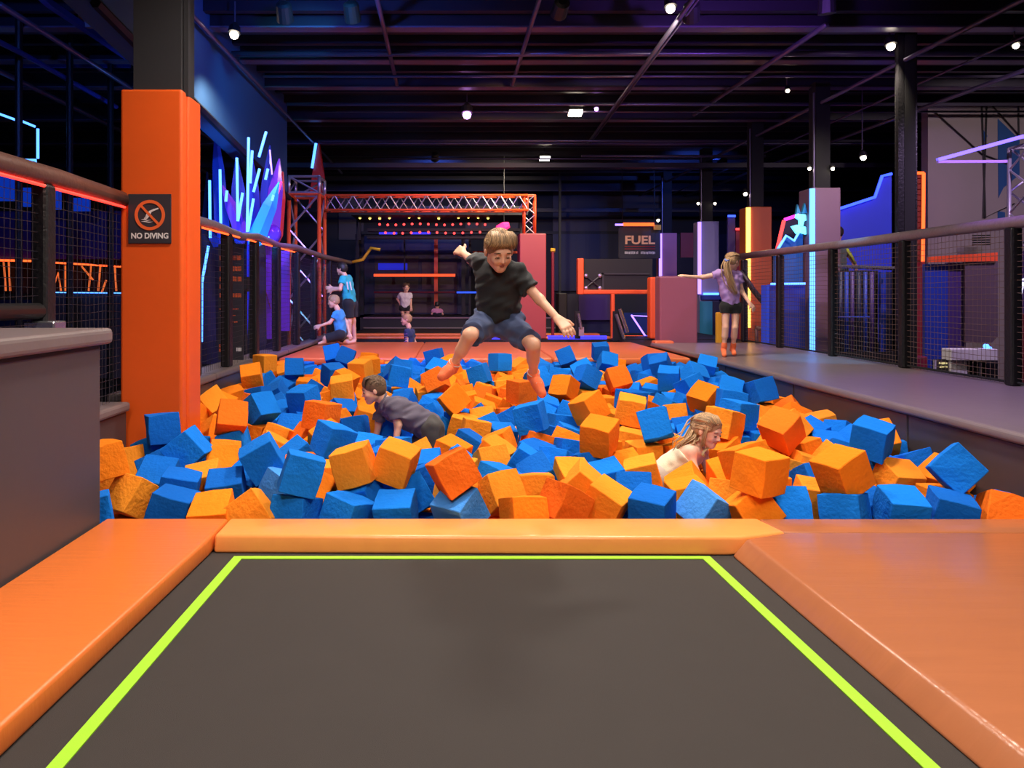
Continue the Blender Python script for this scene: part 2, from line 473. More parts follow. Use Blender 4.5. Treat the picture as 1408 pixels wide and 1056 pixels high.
# far edge of the pit
t = thing('far_edge_pad', 'broad orange vinyl landing pad across the far end of the foam pit', 'pad', (.5, 11.7, .29))
xs = [-2.42, -.55, 1.35, 3.25]
for a, b in zip(xs[:-1], xs[1:]):
    build(bx(a + .003, b - .003, Y1 - .02, 13.35, .29, .39), 'cushion', M['pad_far'], t, bevel=.03, seg=3, smooth=True)
t = thing('pit_far_wall', 'dark pit wall with an orange kick strip under the far landing pad', 'padded wall', (.5, 10.1, -.5))
build(bx(X0, X1, Y1 + .06, Y1 + .2, -.6, .288), 'board', M['black'], t)
build(bx(X0 + .02, X1 - .02, Y1 + .03, Y1 + .06, -.3, .20), 'kick_strip', M['pad_far'], t)

# ------------------------------------------------------------------ orange column with the sign
CY = 5.5
t = thing('padded_column', 'square steel column in tall bright orange padding with a sign', 'column', (-2.3, CY + .15, -.5))
build(bx(-2.53, -2.062, CY, CY + .10, -.5, 2.815), 'front_pad', M['pad_col'], t, bevel=.02, seg=3)
build(bx(-2.16, -2.05, CY + .104, CY + .38, -.5, 2.80), 'side_pad', M['pad_col'], t, bevel=.02, seg=3)
build(bx(-2.53, -2.42, CY + .104, CY + .38, -.5, 2.80), 'side_pad', M['pad_col'], t, bevel=.02, seg=3)
build(bx(-2.455, -2.09, CY + .06, CY + .34, 2.6, CEIL - .25), 'steel_shaft', M['steel'], t)
build(bx(-2.085, -2.05, CY + .10, CY + .14, 2.79, CEIL - .25), 'cable_duct', M['steel'], t)
s = thing('no_diving_sign', 'charcoal NO DIVING sign with a crossed out diver on the orange column', 'sign', P(206, 335, CY - .002))
a = P(177, 335, CY); b = P(236, 267, CY)
yy = CY - .012
plate = build(bx(a.x, b.x, yy, CY - .001, a.z, b.z), 'plate', M['signblk'], s, bevel=.003)
def flat(px_pts, y, d=.003):
    return MB().prism([P(px, py, CY) - Vector((0, CY - y, 0)) for px, py in px_pts], (0, d, 0))
c = P(207, 296, CY); R0, R1 = 20.8 * CY / F, 16.6 * CY / F
ring = MB(); n = 40
for i in range(n):
    a0, a1 = 2 * PI * i / n, 2 * PI * (i + 1) / n
    ring.add([(c.x + r * math.cos(q), y_, c.z + r * math.sin(q)) for y_ in (yy - .004, yy - .0005) for q in (a0, a1) for r in (R0, R1)],
             [(0, 1, 3, 2), (4, 6, 7, 5), (0, 2, 6, 4), (1, 5, 7, 3)])
build(ring, 'ring', M['signor'], s)
build(flat([(194.0, 284.5), (196.2, 282.3), (220.3, 307.5), (218, 309.8)], yy - .005), 'slash', M['signor'], s)
build(flat([(218.6, 286.0), (218.9, 287.6), (209.5, 291.6), (206.5, 297.5), (203.8, 300.5), (200.8, 303.2), (200.3, 300), (202.3, 294.5), (206.3, 290.3), (211.5, 287.9)], yy - .003), 'diver', M['signw'], s)
build(MB().cyl(P(200.6, 300.5, CY) - Vector((0, CY - yy + .003, 0)), P(200.6, 300.5, CY) - Vector((0, CY - yy, 0)), .008, 12), 'diver_head', M['signw'], s)
for pts in ([(195, 302), (199, 301.2), (203, 302.8), (209, 302.6), (203, 304), (199, 302.6)], [(194.5, 305), (200, 304.2), (206, 305.2), (212, 305), (206, 306.4), (200, 305.4)]):
    build(flat(pts, yy - .003), 'wave', M['signw'], s)
c2 = P(207, 324.3, CY)
build(text_mb('NO DIVING', (c2.x, yy - .002, c2.z), 51 * CY / F, 8.2 * CY / F, offset=.035), 'lettering', M['signw'], s)

# ------------------------------------------------------------------ railings and netting
def net_mesh(A, B, z0, z1, cell, r, n_v=None, sag=.0):
    """a hanging net in the vertical plane through A and B: square cords"""
    mb = MB()
    A = Vector(A); B = Vector(B); d = B - A; L = d.length
    nh = int((z1 - z0) / cell); nv = n_v or int(L / cell)
    rnd = random.Random(5)
    for i in range(1, nh):
        z = z0 + (z1 - z0) * i / nh
        pts = [(A + d * k / 4) + Vector((0, 0, z - (A.z + d.z * k / 4) + rnd.uniform(-1, 1) * sag)) for k in range(5)]
        mb.tube(pts, r, 3, cap=False)
    for i in range(1, nv):
        p = A + d * i / nv
        mb.tube([(p.x, p.y, z0), (p.x + rnd.uniform(-1, 1) * sag * .5, p.y, (z0 + z1) / 2), (p.x, p.y, z1)], r * .7, 3, cap=False)
    return mb

XR = 4.9
posts = [4.85, 6.38, 7.92, 9.42, 10.95, 12.3]
t = thing('net_railing', 'waist-high black netted railing with a padded top tube along the right walkway', 'railing', (XR, 8, LZ))
RZ = 1.89
build(MB().tube([(XR, 3.2, RZ), (XR, 5, RZ - .005), (XR, 7.2, RZ + .005), (XR, 9, RZ), (XR, 11, RZ + .015), (XR, 12.6, RZ + .02)], .055, 12), 'top_tube', M['greyrail'], t, smooth=True)
for y in posts:
    build(bx(XR - .05, XR + .05, y - .05, y + .05, LZ, RZ - .04), 'post', M['blackpad'], t, bevel=.02)
for a, b in zip([3.4] + posts[:-1], posts):
    build(net_mesh((XR, a + .05, 0), (XR, b - .05, 0), LZ + .01, RZ - .05, .055, .0030, sag=.006), 'net', M['net'], t, kind='stuff')
    build(MB().cyl((XR, a + .06, LZ + .03), (XR, b - .06, LZ + .03), .012, 6), 'bottom_rope', M['black'], t)

XL = -2.52
t = thing('net_railing', 'black netted railing with a brown padded tube running past the orange column', 'railing', (XL, 8, LZ))
ZL = 1.985
build(MB().tube([(XL, 2.6, ZL), (XL, 4.0, ZL), (XL, 4.6, ZL + .006), (XL, 5.49, ZL - .01)], .066, 14), 'top_tube', M['brownpad'], t, smooth=True)
build(MB().tube([(XL + .02, 5.89, ZL - .01), (XL, 7.6, ZL + .0), (XL, 8.6, ZL - .04), (XL, 9.3, ZL + .01), (XL, 10.4, ZL - .03), (XL, 11.5, ZL + .02), (XL, 14, ZL), (XL, 17.6, ZL + .05)], .050, 12), 'top_tube', M['greyrail'], t, smooth=True)
build(MB().tube([(XL, 17.6, ZL + .05), (XL + .3, 17.6, ZL + .12), (XL + .5, 17.6, ZL + .40), (XL + .72, 17.6, ZL + .36)], .04, 8), 'end_tube', M['yellow'], t, smooth=True)
lposts = [7.05, 8.05, 9.15, 10.3, 11.6, 13.0, 14.6, 16.4]
for y in lposts:
    build(bx(XL - .05, XL + .05, y - .07, y + .07, LZ, ZL - .05), 'post', M['blackpad'], t, bevel=.02)
build(bx(XL - .05, XL + .05, 4.40, 4.52, LZ, ZL - .05), 'post', M['blackpad'], t, bevel=.02)
build(bx(XL - .07, XL + .12, 4.36, 4.50, 1.02, 1.10), 'clamp', M['chrome'], t, bevel=.01)
build(MB().cyl((XL, 2.8, 1.17), (XL, 4.40, 1.16), .05, 12), 'lower_tube', M['blackpad'], t, smooth=True)
for a, b in zip([5.9] + lposts[:-1], lposts):
    build(net_mesh((XL, a + .08, 0), (XL, b - .08, 0), LZ + .01, ZL - .06, .06, .0026, sag=.004), 'net', M['netdark'], t, kind='stuff')
for a, b in [(2.8, 4.4), (4.52, 5.48)]:
    build(net_mesh((XL, a, 0), (XL, b, 0), LZ + .01, ZL - .07, .055, .0024, sag=.006), 'net', M['netdark'], t, kind='stuff')
for a, b in [(2.7, 5.48), (5.95, 6.9), (7.15, 8.4), (8.7, 9.2), (9.4, 9.9), (10.4, 11.3)]:
    build(strip((XL + .035, a, ZL - .066), (XL + .035, b, ZL - .066), .010), 'led_strip', M['redled'] if a < 5 else M['orled'], t)

# ------------------------------------------------------------------ columns of the right side, on one line
CX = 6.12
def pillar(y, label, m_pad, m_led, name='padded_pillar', ledz=(-.6, 3.0), half=.235, pad_h=3.02):
    t = thing(name, label, 'pillar', (CX, y, -1))
    build(bx(CX - half, CX + half, y - half, y + half, -1, pad_h), 'pad', m_pad, t, bevel=.015)
    build(bx(CX - .12, CX + .12, y - .12, y + .12, pad_h, CEIL - .2), 'steel_shaft', M['shaft'], t)
    build(MB().cyl((CX - .17, y - .16, pad_h), (CX - .17, y - .16, 4.6), .018, 8), 'conduit', M['pipe'], t)
    if m_led:
        build(bx(CX - half - .05, CX - half + .03, y - half - .035, y - half - .005, ledz[0], ledz[1]), 'led_strip', m_led, t)
    return t
pillar(12.2, 'mauve padded pillar edged with a bright cyan light strip', M['mauve'], M['cyan'])
pillar(14.8, 'orange padded pillar edged with a warm yellow light strip', M['orange_p'], M['yelled'], ledz=(.6, 3.0))
t = pillar(17.7, 'pale lilac padded pillar edged with a violet light strip', M['lilac'], M['violet'], ledz=(1.27, 3.0))
y = 17.7 - .24
build(bx(CX - .24, CX + .06, y - .03, y - .005, -.3, 1.1), 'panel', M['teal'], t)  # cyan light on the pillar's lower part put in as teal
build(bx(CX + .06, CX + .25, y - .04, y - .005, -.3, 1.1), 'panel', M['navy'], t)
build(bx(CX - .22, CX + .26, y - .09, y - .006, 1.14, 1.24), 'shelf_light', M['bluep'], t)
build(bx(CX - .15, CX + .22, y - .03, y - .006, 1.25, 1.30), 'shelf_led', M['cyan'], t)
pillar(21.0, 'pink padded pillar edged with a violet light strip behind the mauve box', M['pinkp'], M['violet'], ledz=(.3, 3.0))
t = thing('steel_column', 'plain black steel column rising behind the right netting', 'column', (CX, 9.95, -1))
build(bx(CX - .03, CX + .115, 9.84, 10.06, -1, CEIL), 'shaft', M['shaft'], t)
build(bx(CX - .115, CX - .035, 9.84, 9.90, -1, CEIL), 'flange', M['blackpad'], t)
build(bx(CX + .118, CX + .14, 9.84, 9.88, -1, CEIL), 'flange', M['blackpad'], t)

# mauve box at the end of the walkway
build(bx(3.44, 4.08, 12.2, 12.5, -.9, 1.57), 'padded_box', M['mauvebox'], None, bevel=.03, label='large mauve padded box standing at the end of the walkway', cat='padded box')
build(bx(3.28, 3.60, 11.9, 12.14, .40, .50), 'corner_pad', M['pad_far'], None, bevel=.03, label='small red-orange corner pad where the walkway meets the landing pad', cat='pad')
build(bx(4.44, 4.53, 12.3, 12.40, -.5, .96), 'floor_bollard', M['yellow'], None, bevel=.02, label='slim yellow post behind the girl on the walkway', cat='post')

# ------------------------------------------------------------------ left side scenery
t = thing('crystal_sculpture', 'cluster of tall dark crystals with glowing cyan tubes behind the left netting', 'sculpture', (-3.4, 10.8, -1))
CYS = 12.4
def crystal(par, base, tip, w, m, Y, Yb=None):
    a = P(base[0], base[1], Y); b = P(tip[0], tip[1], Y); d = b - a
    build(MB().tube([a, a + d * .12, a + d * .62, b], [w * .55, w, w * .8, .012], 5), 'crystal', m, par)
for base, tip, w, m, Y in [((306, 330), (296, 172), .13, 'crystal', 12.4), ((300, 340), (292, 245), .16, 'crystal', 12.7), ((336, 330), (306, 255), .13, 'crystalp', 12.2),
                           ((330, 335), (325, 214), .15, 'crystal', 12.6), ((350, 335), (344, 205), .14, 'crystal', 12.8), ((348, 338), (384, 250), .16, 'teal', 12.2),
                           ((370, 330), (384, 218), .17, 'crystalp', 13.2), ((360, 335), (371, 200), .13, 'crystal', 13.2), ((378, 335), (389, 236), .13, 'crystalr', 13.6),
                           ((283, 500), (285, 236), .17, 'navy', 12.8), ((352, 500), (356, 262), .18, 'navy', 13.0)]:
    crystal(t, base, tip, w * .86, M[m], Y * .86)
for pts in [[(288.2, 248), (288.9, 327)], [(302.5, 233), (303.6, 309)], [(325.7, 217), (327, 304)], [(333.6, 265), (327, 304)], [(341.8, 189), (340, 319)],
            [(346.8, 207), (344, 252)], [(357, 232), (348.6, 264)], [(348.6, 273), (341, 318)], [(366, 181), (356, 216)], [(368.4, 232), (365, 247)],
            [(312, 262), (310.5, 277)], [(286.6, 338), (277.5, 389), (277, 470)], [(376, 268), (374, 276)]]:
    build(MB().tube([P(x, y, 10.3) for x, y in pts], .019, 6), 'led_tube', M['cyan'], t)
build(MB().tube([P(387, 250, 11.2), P(380, 272, 11.2)], .014, 6), 'led_tube', M['pinkled'], t)
build(MB().tube([P(371, 206, 11.2), P(374, 240, 11.2)], .012, 6), 'led_tube', M['violet'], t)
build(MB().sphere(P(372, 322, 10.9), .16, 20, 12), 'dome', M['crystalp'], t, smooth=True)
build(bx(-4.2, -2.75, 10.2, 11.5, -1, -.5), 'plinth', M['black'], t)
build(MB().tube([(-2.85, 9.9, 1.3), (-2.85, 9.9, 1.34), (-2.85, 9.9, 1.5)], [.05, .09, .10], 12), 'added_uplight', M['black'], t)
build(MB().cyl((-2.85, 9.9, -1), (-2.85, 9.9, 1.3), .03, 8), 'added_uplight_stand', M['black'], t)
lamp('SPOT', (-2.85, 9.9, 1.56), 150, (.04, .32, 1), t, .08, 100, (-3.2, 11.6, 3.9))  # added lamp, stands in for the crystals' glow on the bulkhead
GL = led('lit_panel_glow', (40, 52, 235), .55); GL2 = led('lit_panel_glow_purple', (96, 40, 170), .35)  # LED light falling on the panels put in as a faint glow
t = thing('led_lit_wall', 'blue and purple wall panels with LED light put in as glow behind the left netting', 'light panel', (-3.2, 11.6, -1))
for x0, x1, y0, y1, m in [(340, 358, 330, 468, GL), (358, 373, 334, 466, GL2), (378, 398, 345, 455, GL2), (272, 290, 335, 500, M['bluep'])]:
    a = P(x0, y1, 11.6); b = P(x1, y0, 11.6)
    build(bx(a.x, b.x, 11.58, 11.64, a.z, b.z), 'panel', m, t)
for pts in [[(348, 335), (372, 425)], [(348, 395), (364, 466)], [(345, 425), (356, 466)]]:
    build(MB().tube([P(x, y, 11.55) for x, y in pts], .008, 5), 'cable', M['redp'], t)
build(bx(-4.2, -2.83, 11.66, 11.75, -1, 2.0), 'backing', M['navy'], t)
build(MB().tube([P(333.5, 345, 11.5), P(333.5, 470, 11.5)], .012, 6), 'led_strip', M['violet'], t)
# rule board behind the net
yb = 8.9
t = thing('rules_board', 'tall charcoal board with orange lines of lettering behind the left netting', 'sign', P(317, 495, yb))
a = P(300, 495, yb); b = P(334, 336, yb)
build(bx(a.x, b.x, yb, yb + .03, a.z, b.z), 'plate', M['signblk'], t)
rn = random.Random(4)
def words(par, x0, x1, y0, y1, m, Y, name='lettering'):
    mb = MB(); x = x0
    while x < x1 - .4:
        w = min(rn.uniform(.9, 2.4), x1 - x)
        a = P(x, y1 - rn.uniform(0, .6), Y); b = P(x + w * .8, y0 + rn.uniform(0, .6), Y)
        mb.box(a.x, b.x, Y - .004, Y - .0005, a.z, b.z); x += w + (1.0 if rn.random() < .12 else .15)
    build(mb, name, m, par)
for x0, x1, y0, y1 in [(302, 332, 351, 358), (302, 332, 366, 373), (302, 332, 380, 387), (302, 318, 391, 397), (302, 332, 403, 409), (302, 328, 424, 426), (303, 324, 433, 435), (312, 327, 441, 444)]:
    words(t, x0, x1, y0, y1, M['signor'], yb)
words(t, 301, 311, 473, 478, M['signor'], yb); words(t, 301, 311, 479, 484, M['signor'], yb)
a = P(325, 483, yb); b = P(332, 478, yb)
build(bx(a.x, b.x, yb - .004, yb - .0005, a.z, b.z), 'sticker', M['signw'], t)

# far left: game booth with orange light lines, blue light frame, dark poles
t = thing('game_booth', 'dark booth with orange light lines behind the left netting', 'booth', (-6.6, 12, -1))
def pbox(par, x0, x1, y0, y1, Y, m, name, dy=.06, **k):
    a = P(x0, y1, Y); b = P(x1, y0, Y)
    return build(bx(min(a.x, b.x), max(a.x, b.x), Y, Y + dy, a.z, b.z), name, M[m] if isinstance(m, str) else m, par, **k)
pbox(t, -60, 172, 290, 356, 12, 'purple', 'upper_panel')
pbox(t, -60, 172, 356, 404, 12.6, 'black', 'recess')
pbox(t, 73, 172, 402, 520, 12, 'grey', 'low_wall')
pbox(t, -60, 73, 412, 520, 12, 'navy', 'low_wall')
build(strip(P(-40, 357, 11.95), P(55, 359, 11.95), .020), 'led_strip', M['orled'], t)
build(strip(P(72, 361, 11.95), P(172, 367, 11.95), .016), 'led_strip', M['orled'], t)
build(strip(P(72, 402, 11.95), P(172, 403, 11.95), .010), 'led_strip', M['cyan'], t)
ORD = led('orange_glow', (230, 110, 50), .9)
for pts in [[(5, 360), (8, 400)], [(12, 360), (14, 400)], [(24, 385), (22, 400)], [(47, 360), (46, 400)], [(72, 400), (80, 375), (84, 400)], [(90, 365), (90, 400)], [(100, 366), (99, 390)],
            [(112, 366), (128, 385)], [(125, 366), (122, 400)], [(138, 366), (135, 400)], [(146, 385), (140, 402)], [(158, 368), (160, 400)], [(150, 380), (155, 400)]]:
    build(MB().tube([P(x, y, 12.5) for x, y in pts], .016, 5), 'light_line', ORD, t)
t = thing('neon_outline', 'angular cyan light tube frame on the dark left wall', 'light', P(40, 222, 11))
for pts in [[(-30, 146), (0, 157), (22, 165)], [(31, 167), (48, 174)], [(52, 177), (52, 218)], [(32, 220), (49, 220), (49, 228)]]:
    build(MB().tube([P(x, y, 11) for x, y in pts], .020, 6), 'led_tube', M['cyan'], t)
t = thing('blue_lit_panels', 'row of blue-lit panels below the cyan light frame', 'light panel', P(40, 292, 11.5))
GB = led('blue_glow', (16, 62, 190), .5)  # blue light on the surfaces put in as a glow
for x0, x1, y0, y1 in [(-40, 22, 240, 276), (31, 52, 258, 284), (54, 82, 262, 288), (100, 122, 272, 290)]:
    pbox(t, x0, x1, y0, y1, 11.5, GB, 'panel')
for (x, y0, Y) in [(26, 40, 9.4), (96, 95, 10.2), (152, 120, 11)]:
    a = P(x, y0, Y)
    build(MB().cyl((a.x, Y, -1), (a.x, Y, CEIL), .045, 10), 'net_pole', M['blackpad'], None, label='tall dark net pole behind the brown padded rail', cat='pole', group='dark net poles on the left')
t = thing('net_boom', 'long dark blue lit boom carrying the tall left net poles', 'beam', P(95, 110, 10))
build(MB().tube([P(-20, 48, 8.5), P(35, 76, 9.4), P(160, 147, 11.5)], .035, 8), 'tube', M['bluep'], t)
t = thing('blue_lit_beam', 'metal roof beam with blue light put in its colour running above the left netting', 'beam', P(110, 45, 10))
build(MB().tube([P(40, -20, 8.0), P(68, 5, 8.4), P(175, 78, 10.3)], .055, 4), 'tube', M['bluep'], t)  # blue light on the metal put into its colour
pbox(None, 107, 178, 4, 37, 9.1, 'wall_grey', 'duct_panel', label='pale grey duct panel under the roof left of the orange column', cat='panel')
pbox(None, 28, 178, 74, 92, 11.2, 'bluep', 'soffit_panel', label='deep blue soffit strip under the roof left of the orange column', cat='panel')

# ------------------------------------------------------------------ trusses
def truss(par, A, B, side, n, rc=.03, rb=.013, mc='alu', mbr='alu', up=Vector((0, 1, 0))):
    A = Vector(A); B = Vector(B); d = (B - A); t_ = d.normalized()
    u = (up - t_ * up.dot(t_)).normalized(); w = t_.cross(u)
    cs = [(u * sx + w * sy) * side / 2 for sx, sy in ((1, 1), (1, -1), (-1, -1), (-1, 1))]
    for c_ in cs:
        build(MB().cyl(A + c_, B + c_, rc, 8), 'chord', M[mc], par, smooth=True)
    for i in range(n):
        for k in (0, 1, 2, 3):
            c0, c1 = cs[k], cs[(k + 1) % 4]
            if i % 2: c0, c1 = c1, c0
            build(MB().tube([A + d * (i / n) + c0, A + d * ((i + 1) / n) + c1], rb, 5), 'brace', M[mbr], par)
    for f in (0, 1):
        for k in range(4):
            build(MB().tube([A + d * f + cs[k], A + d * f + cs[(k + 1) % 4]], rb * 1.3, 5), 'end_frame', M[mc], par)
t = thing('truss_tower', 'square aluminium truss tower behind the left railing', 'truss', (-3.0, 14.6, .36))
truss(t, (-2.98, 14.7, -.9), (-2.98, 14.7, 3.25), .6, 6, .04, .022, mc='orange_paint_and_light')  # orange LED light on aluminium chords put into their colour
truss(t, (-2.98, 14.7, 3.28), (-2.98, 14.7, 3.6), .6, 1, .035, .02)
t = thing('truss_gantry', 'box truss beam with orange light coloured in crossing over the landing area on a short leg', 'truss', (-.4, 15, 2.9))
truss(t, (-2.64, 15, 3.14), (1.50, 15, 3.14), .30, 22, .024, .012, mc='orange_paint_and_light')  # beam and leg chords too: orange light painted onto aluminium
truss(t, (1.54, 15, 2.50), (1.54, 15, 3.30), .22, 4, .024, .011, mc='orange_paint_and_light', up=Vector((0, 1, 0)))
build(bx(1.32, 1.86, 14.75, 15.3, .36, 2.50), 'padded_post', M['red_vinyl'], None, bevel=.02, label='tall coral red padded post carrying the box truss', cat='padded post')
t = thing('spike_sculpture', 'red crystal spike with a cyan tube above the truss tower', 'sculpture', P(435, 290, 16))
build(MB().prism([P(424, 285, 16), P(429, 240, 16), P(438, 196, 16), P(445, 245, 16), P(445, 290, 16), P(436, 262, 16)], (0, .2, 0)), 'crystal', M['crystalr'], t)
build(MB().tube([P(434.5, 197, 15.9), P(429, 231, 15.9)], .03, 6), 'led_tube', M['cyan'], t)
build(MB().cyl(P(440, 288, 16.1), (P(440, 288, 16.1).x, 16.1, -1), .05, 8), 'stand', M['black'], t)

# ------------------------------------------------------------------ far trampoline floor and stage
t = thing('far_platform', 'dark raised trampoline court beyond the landing pad', 'platform', (1, 16, -1))
build(bx(-2.4, 5.8, 14.75, 19.4, -1, .352), 'base', M['black'], t)
build(bx(-2.4, 3.2, 13.36, 14.74, -1, -.25), 'sunken_bed', M['bed'], t)
build(bx(3.3, 5.8, 12.95, 14.74, -1, .34), 'base', M['black'], t)
for x0, x1, y0, y1 in [(-2.3, -.9, 14.8, 15.1), (-.86, .2, 14.8, 15.1), (-2.3, .2, 15.9, 16.2), (.7, 3.2, 14.8, 15.1), (.7, 3.2, 16, 16.3)]:
    build(bx(x0, x1, y0, y1, .352, .40), 'pad', M['pad_far'], t, bevel=.015)
for x0, x1 in [(.25, 1.2), (1.9, 3.1)]:
    build(bx(x0, x1, 14.8, 14.9, .352, .42), 'led_edge', led('blue_edge', (60, 60, 255), 1.5), t)
YS = 20.0
t = thing('stage', 'dark stage platform with a pale front lip at the back of the hall', 'stage', (0, 21, -1))
build(bx(-2.6, 3.0, YS, 24, -1, .62), 'platform', M['black'], t)
build(bx(-2.5, 2.9, YS - .05, YS, .33, .36), 'lip', M['greycap'], t)
build(bx(-2.5, 2.9, YS - .05, YS, .60, .64), 'lip', M['mauve'], t)
t = thing('scaffold_wall', 'black scaffold wall with orange bars behind the children on the stage', 'scaffold', (0, 23, .62))
pbox(t, 497, 645, 325, 432, 23.5, 'navy', 'backdrop')
for x0, x1, y0, y1, m in [(515, 575, 352, 398, 'wall_back'), (580, 628, 360, 398, 'brownp'), (515, 628, 404, 430, 'brownp')]:
    pbox(t, x0, x1, y0, y1, 23.44, m, 'panel')
for x, w in [(497, 6), (490, 3), (556, 2), (637, 5), (646, 3), (770, 3)]:
    pbox(t, x - w / 2, x + w / 2, 235 if x == 770 else 322, 433, 22.4, 'black', 'post', .1)
pbox(t, 597, 602, 325, 420, 22.6, 'orange_paint_and_light', 'post', .08)
def bar(par, x0, x1, y, Y, m, r, name='bar'):
    build(MB().cyl(P(x0, y, Y), P(x1, y, Y), r, 8), name, M[m] if isinstance(m, str) else m, par)
ORB = led('orange_bar', (255, 90, 50), 1.1)
bar(t, 514, 626, 378.5, 22.3, ORB, .045); bar(t, 514, 626, 402, 22.5, 'redp', .03); bar(t, 628, 662, 402, 22.4, led('blue_bar', (50, 90, 255), 1.2), .03)
bar(t, 650, 712, 347, 22.4, 'orange_paint_and_light', .04); bar(t, 655, 680, 350, 22.4, 'orange_paint_and_light', .03)
pbox(t, 520, 560, 362, 371, 23.40, led('blue_wash', (20, 40, 220), .5), 'light_panel')
# canopy with bulbs
t = thing('bulb_canopy', 'black canopy with rows of yellow and red bulbs above the stage', 'canopy', P(600, 320, YS))
a = P(488, 300, YS); b = P(722, 288, YS)
build(bx(a.x, b.x, YS - .8, YS + 1.2, a.z, b.z), 'roof', M['black'], t)
[pbox(t, x_ - 2, x_ + 2, 290, 435.4, YS + .9, 'black', 'strut', .08) for x_ in (492, 718)]; pbox(t, 505, 715, 314, 318, YS, 'black', 'rail', .3); pbox(t, 505, 690, 325, 328, YS, 'black', 'rail', .3)
for x0, x1 in [(521, 546), (565, 592)]:
    pbox(t, x0, x1, 317, 322, YS + .3, led('blue_bulb_panel', (60, 60, 240), 1.0), 'light_panel')
YB = led('yellow_bulb', (255, 214, 90), 4); RB = led('red_bulb', (255, 60, 60), 3.5)
def bulbs(n, x0, x1, y, m, Y=YS - .1, drop=()):
    for i in range(n):
        if i in drop: continue
        x = x0 + (x1 - x0) * i / (n - 1)
        build(MB().sphere(P(x, y + .8 * math.sin(i), Y), .034, 8, 6), 'bulb', m, t, smooth=True)
bulbs(14, 495, 671, 299.5, YB, drop=(4, 7, 9)); bulbs(14, 522, 667, 308.5, RB); bulbs(12, 530, 660, 320, RB)
for x in (494, 660, 717):
    pbox(t, x - 2, x + 2, 300, 330 if x < 500 else 322, YS + .2, 'black', 'strut', .08)
t = thing('pink_lantern', 'small glowing pink lantern hanging by the stage canopy', 'lantern', P(690, 322, 19))
build(MB().tube([P(684, 321, 19), P(686, 314, 19), P(693, 311, 19), P(700, 309, 19)], [.06, .10, .12, .08], 8), 'shade', M['pinkled'], t)
build(MB().cyl(P(693, 309, 19), (P(693, 309, 19).x, 19, CEIL - .1), .012, 6), 'cord', M['black'], t)

# ------------------------------------------------------------------ right middle: FUEL sign, orange frames
YF = 19.5
t = thing('fuel_sign', 'dark framed wall sign reading FUEL under an orange light bar', 'sign', P(880, 354, YF))
pbox(t, 851, 908, 313, 355, YF, 'signblk', 'plate', .05)
for x0, x1, y0, y1 in [(850.5, 908, 312.6, 313.6), (850.5, 908, 354.2, 355.4), (850.5, 851.8, 312.6, 355.4)]:
    pbox(t, x0, x1, y0, y1, YF - .02, 'steel', 'border', .02)
c = P(880, 330, YF); FT = led('fuel_letter', (206, 150, 120), .35)
build(text_mb('FUEL', (c.x, YF - .012, c.z), 41 * YF / F, 12 * YF / F, offset=.03), 'lettering', FT, t)
pbox(t, 859, 901, 338.2, 339.0, YF - .012, 'crystalr', 'rule', .01)
pbox(t, 859, 901, 341.8, 342.6, YF - .012, 'crystalr', 'rule', .01)
words(t, 859, 878, 345.5, 349.5, M['signw'], YF - .01); words(t, 881, 901, 345.5, 349.5, M['signw'], YF - .01)
build(strip(P(857, 308.5, YF - .15), P(899, 308.5, YF - .15), .05), 'light_bar', M['orled'], t)
build(strip(P(846, 309, YF - .1), P(857, 309, YF - .1), .03), 'light_bar', M['violet'], t)
pbox(t, 899, 909, 309, 316, YF - .1, 'yellow', 'bracket', .05)
for x_ in (856, 900):
    build(MB().cyl(P(x_, 316, YF + .06), (P(x_, 316, YF).x, YF + .06, CEIL), .012, 6), 'hanger', M['black'], t)
pbox(None, 936, 957, 320, 354, 22, 'redp', 'wall_banner', label='dark crimson wall banner between the pink and lilac pillars', cat='banner')

YO = 15.2
t = thing('padded_goal', 'orange padded frame around a dark net board in the far court', 'frame', P(850, 465, YO))
pbox(t, 803, 897, 356, 400, YO + .12, 'black', 'board', .05)
pbox(t, 794.5, 803, 355, 405, YO, 'orange_paint_and_light', 'upright', .2, bevel=.02)
pbox(t, 796, 897, 398.5, 404.5, YO + .02, 'orange_paint_and_light', 'crossbar', .15, bevel=.02)
pbox(t, 840.5, 845.5, 404, 466, YO + .02, 'orange_paint_and_light', 'upright', .12, bevel=.015)
pbox(t, 894, 904, 381, 466, YO - .6, 'orange_paint_and_light', 'upright', .25, bevel=.03)
pbox(t, 828, 893, 375.5, 377.5, YO + .08, 'steel', 'rail', .03); pbox(t, 828, 830.5, 375.5, 398, YO + .08, 'steel', 'rail', .03)
for a_, b_ in [((804, 378), (827, 397)), ((827, 378), (804, 397))]:
    build(strip(P(*a_, YO + .08), P(*b_, YO + .08), .02), 'cross_brace', M['steel'], t)
for x, y in [(806, 379), (825, 379), (806, 396), (825, 396)]:
    build(MB().sphere(P(x, y, YO + .06), .045, 8, 6), 'clamp', M['alu'], t)
t = thing('floor_padding', 'low blue padding and violet light lines below the orange frame', 'padding', P(850, 466, 16.5))
pbox(t, 776, 895, 404, 468, 17.4, 'navy', 'panel'); pbox(t, 796, 840, 405, 440, 17.3, 'purple', 'panel'); pbox(t, 848, 893, 430, 466, 17.2, 'bluep', 'panel')
for pts, m, r in [([(868, 433), (888, 463)], 'violet', .02), ([(869, 434), (893, 435)], 'violet', .012), ([(858, 463.5), (884, 463.5)], 'orled', .035), ([(885, 463), (896, 463)], 'blue', .03), ([(808, 464), (832, 464)], 'blue', .02)]:
    build(MB().tube([P(x, y, 16) for x, y in pts], r, 6), 'led_strip', M[m], t)
t = thing('grab_bars', 'pair of slanted metal grab bars beside the orange frame', 'grab bar', P(855, 466, 14))
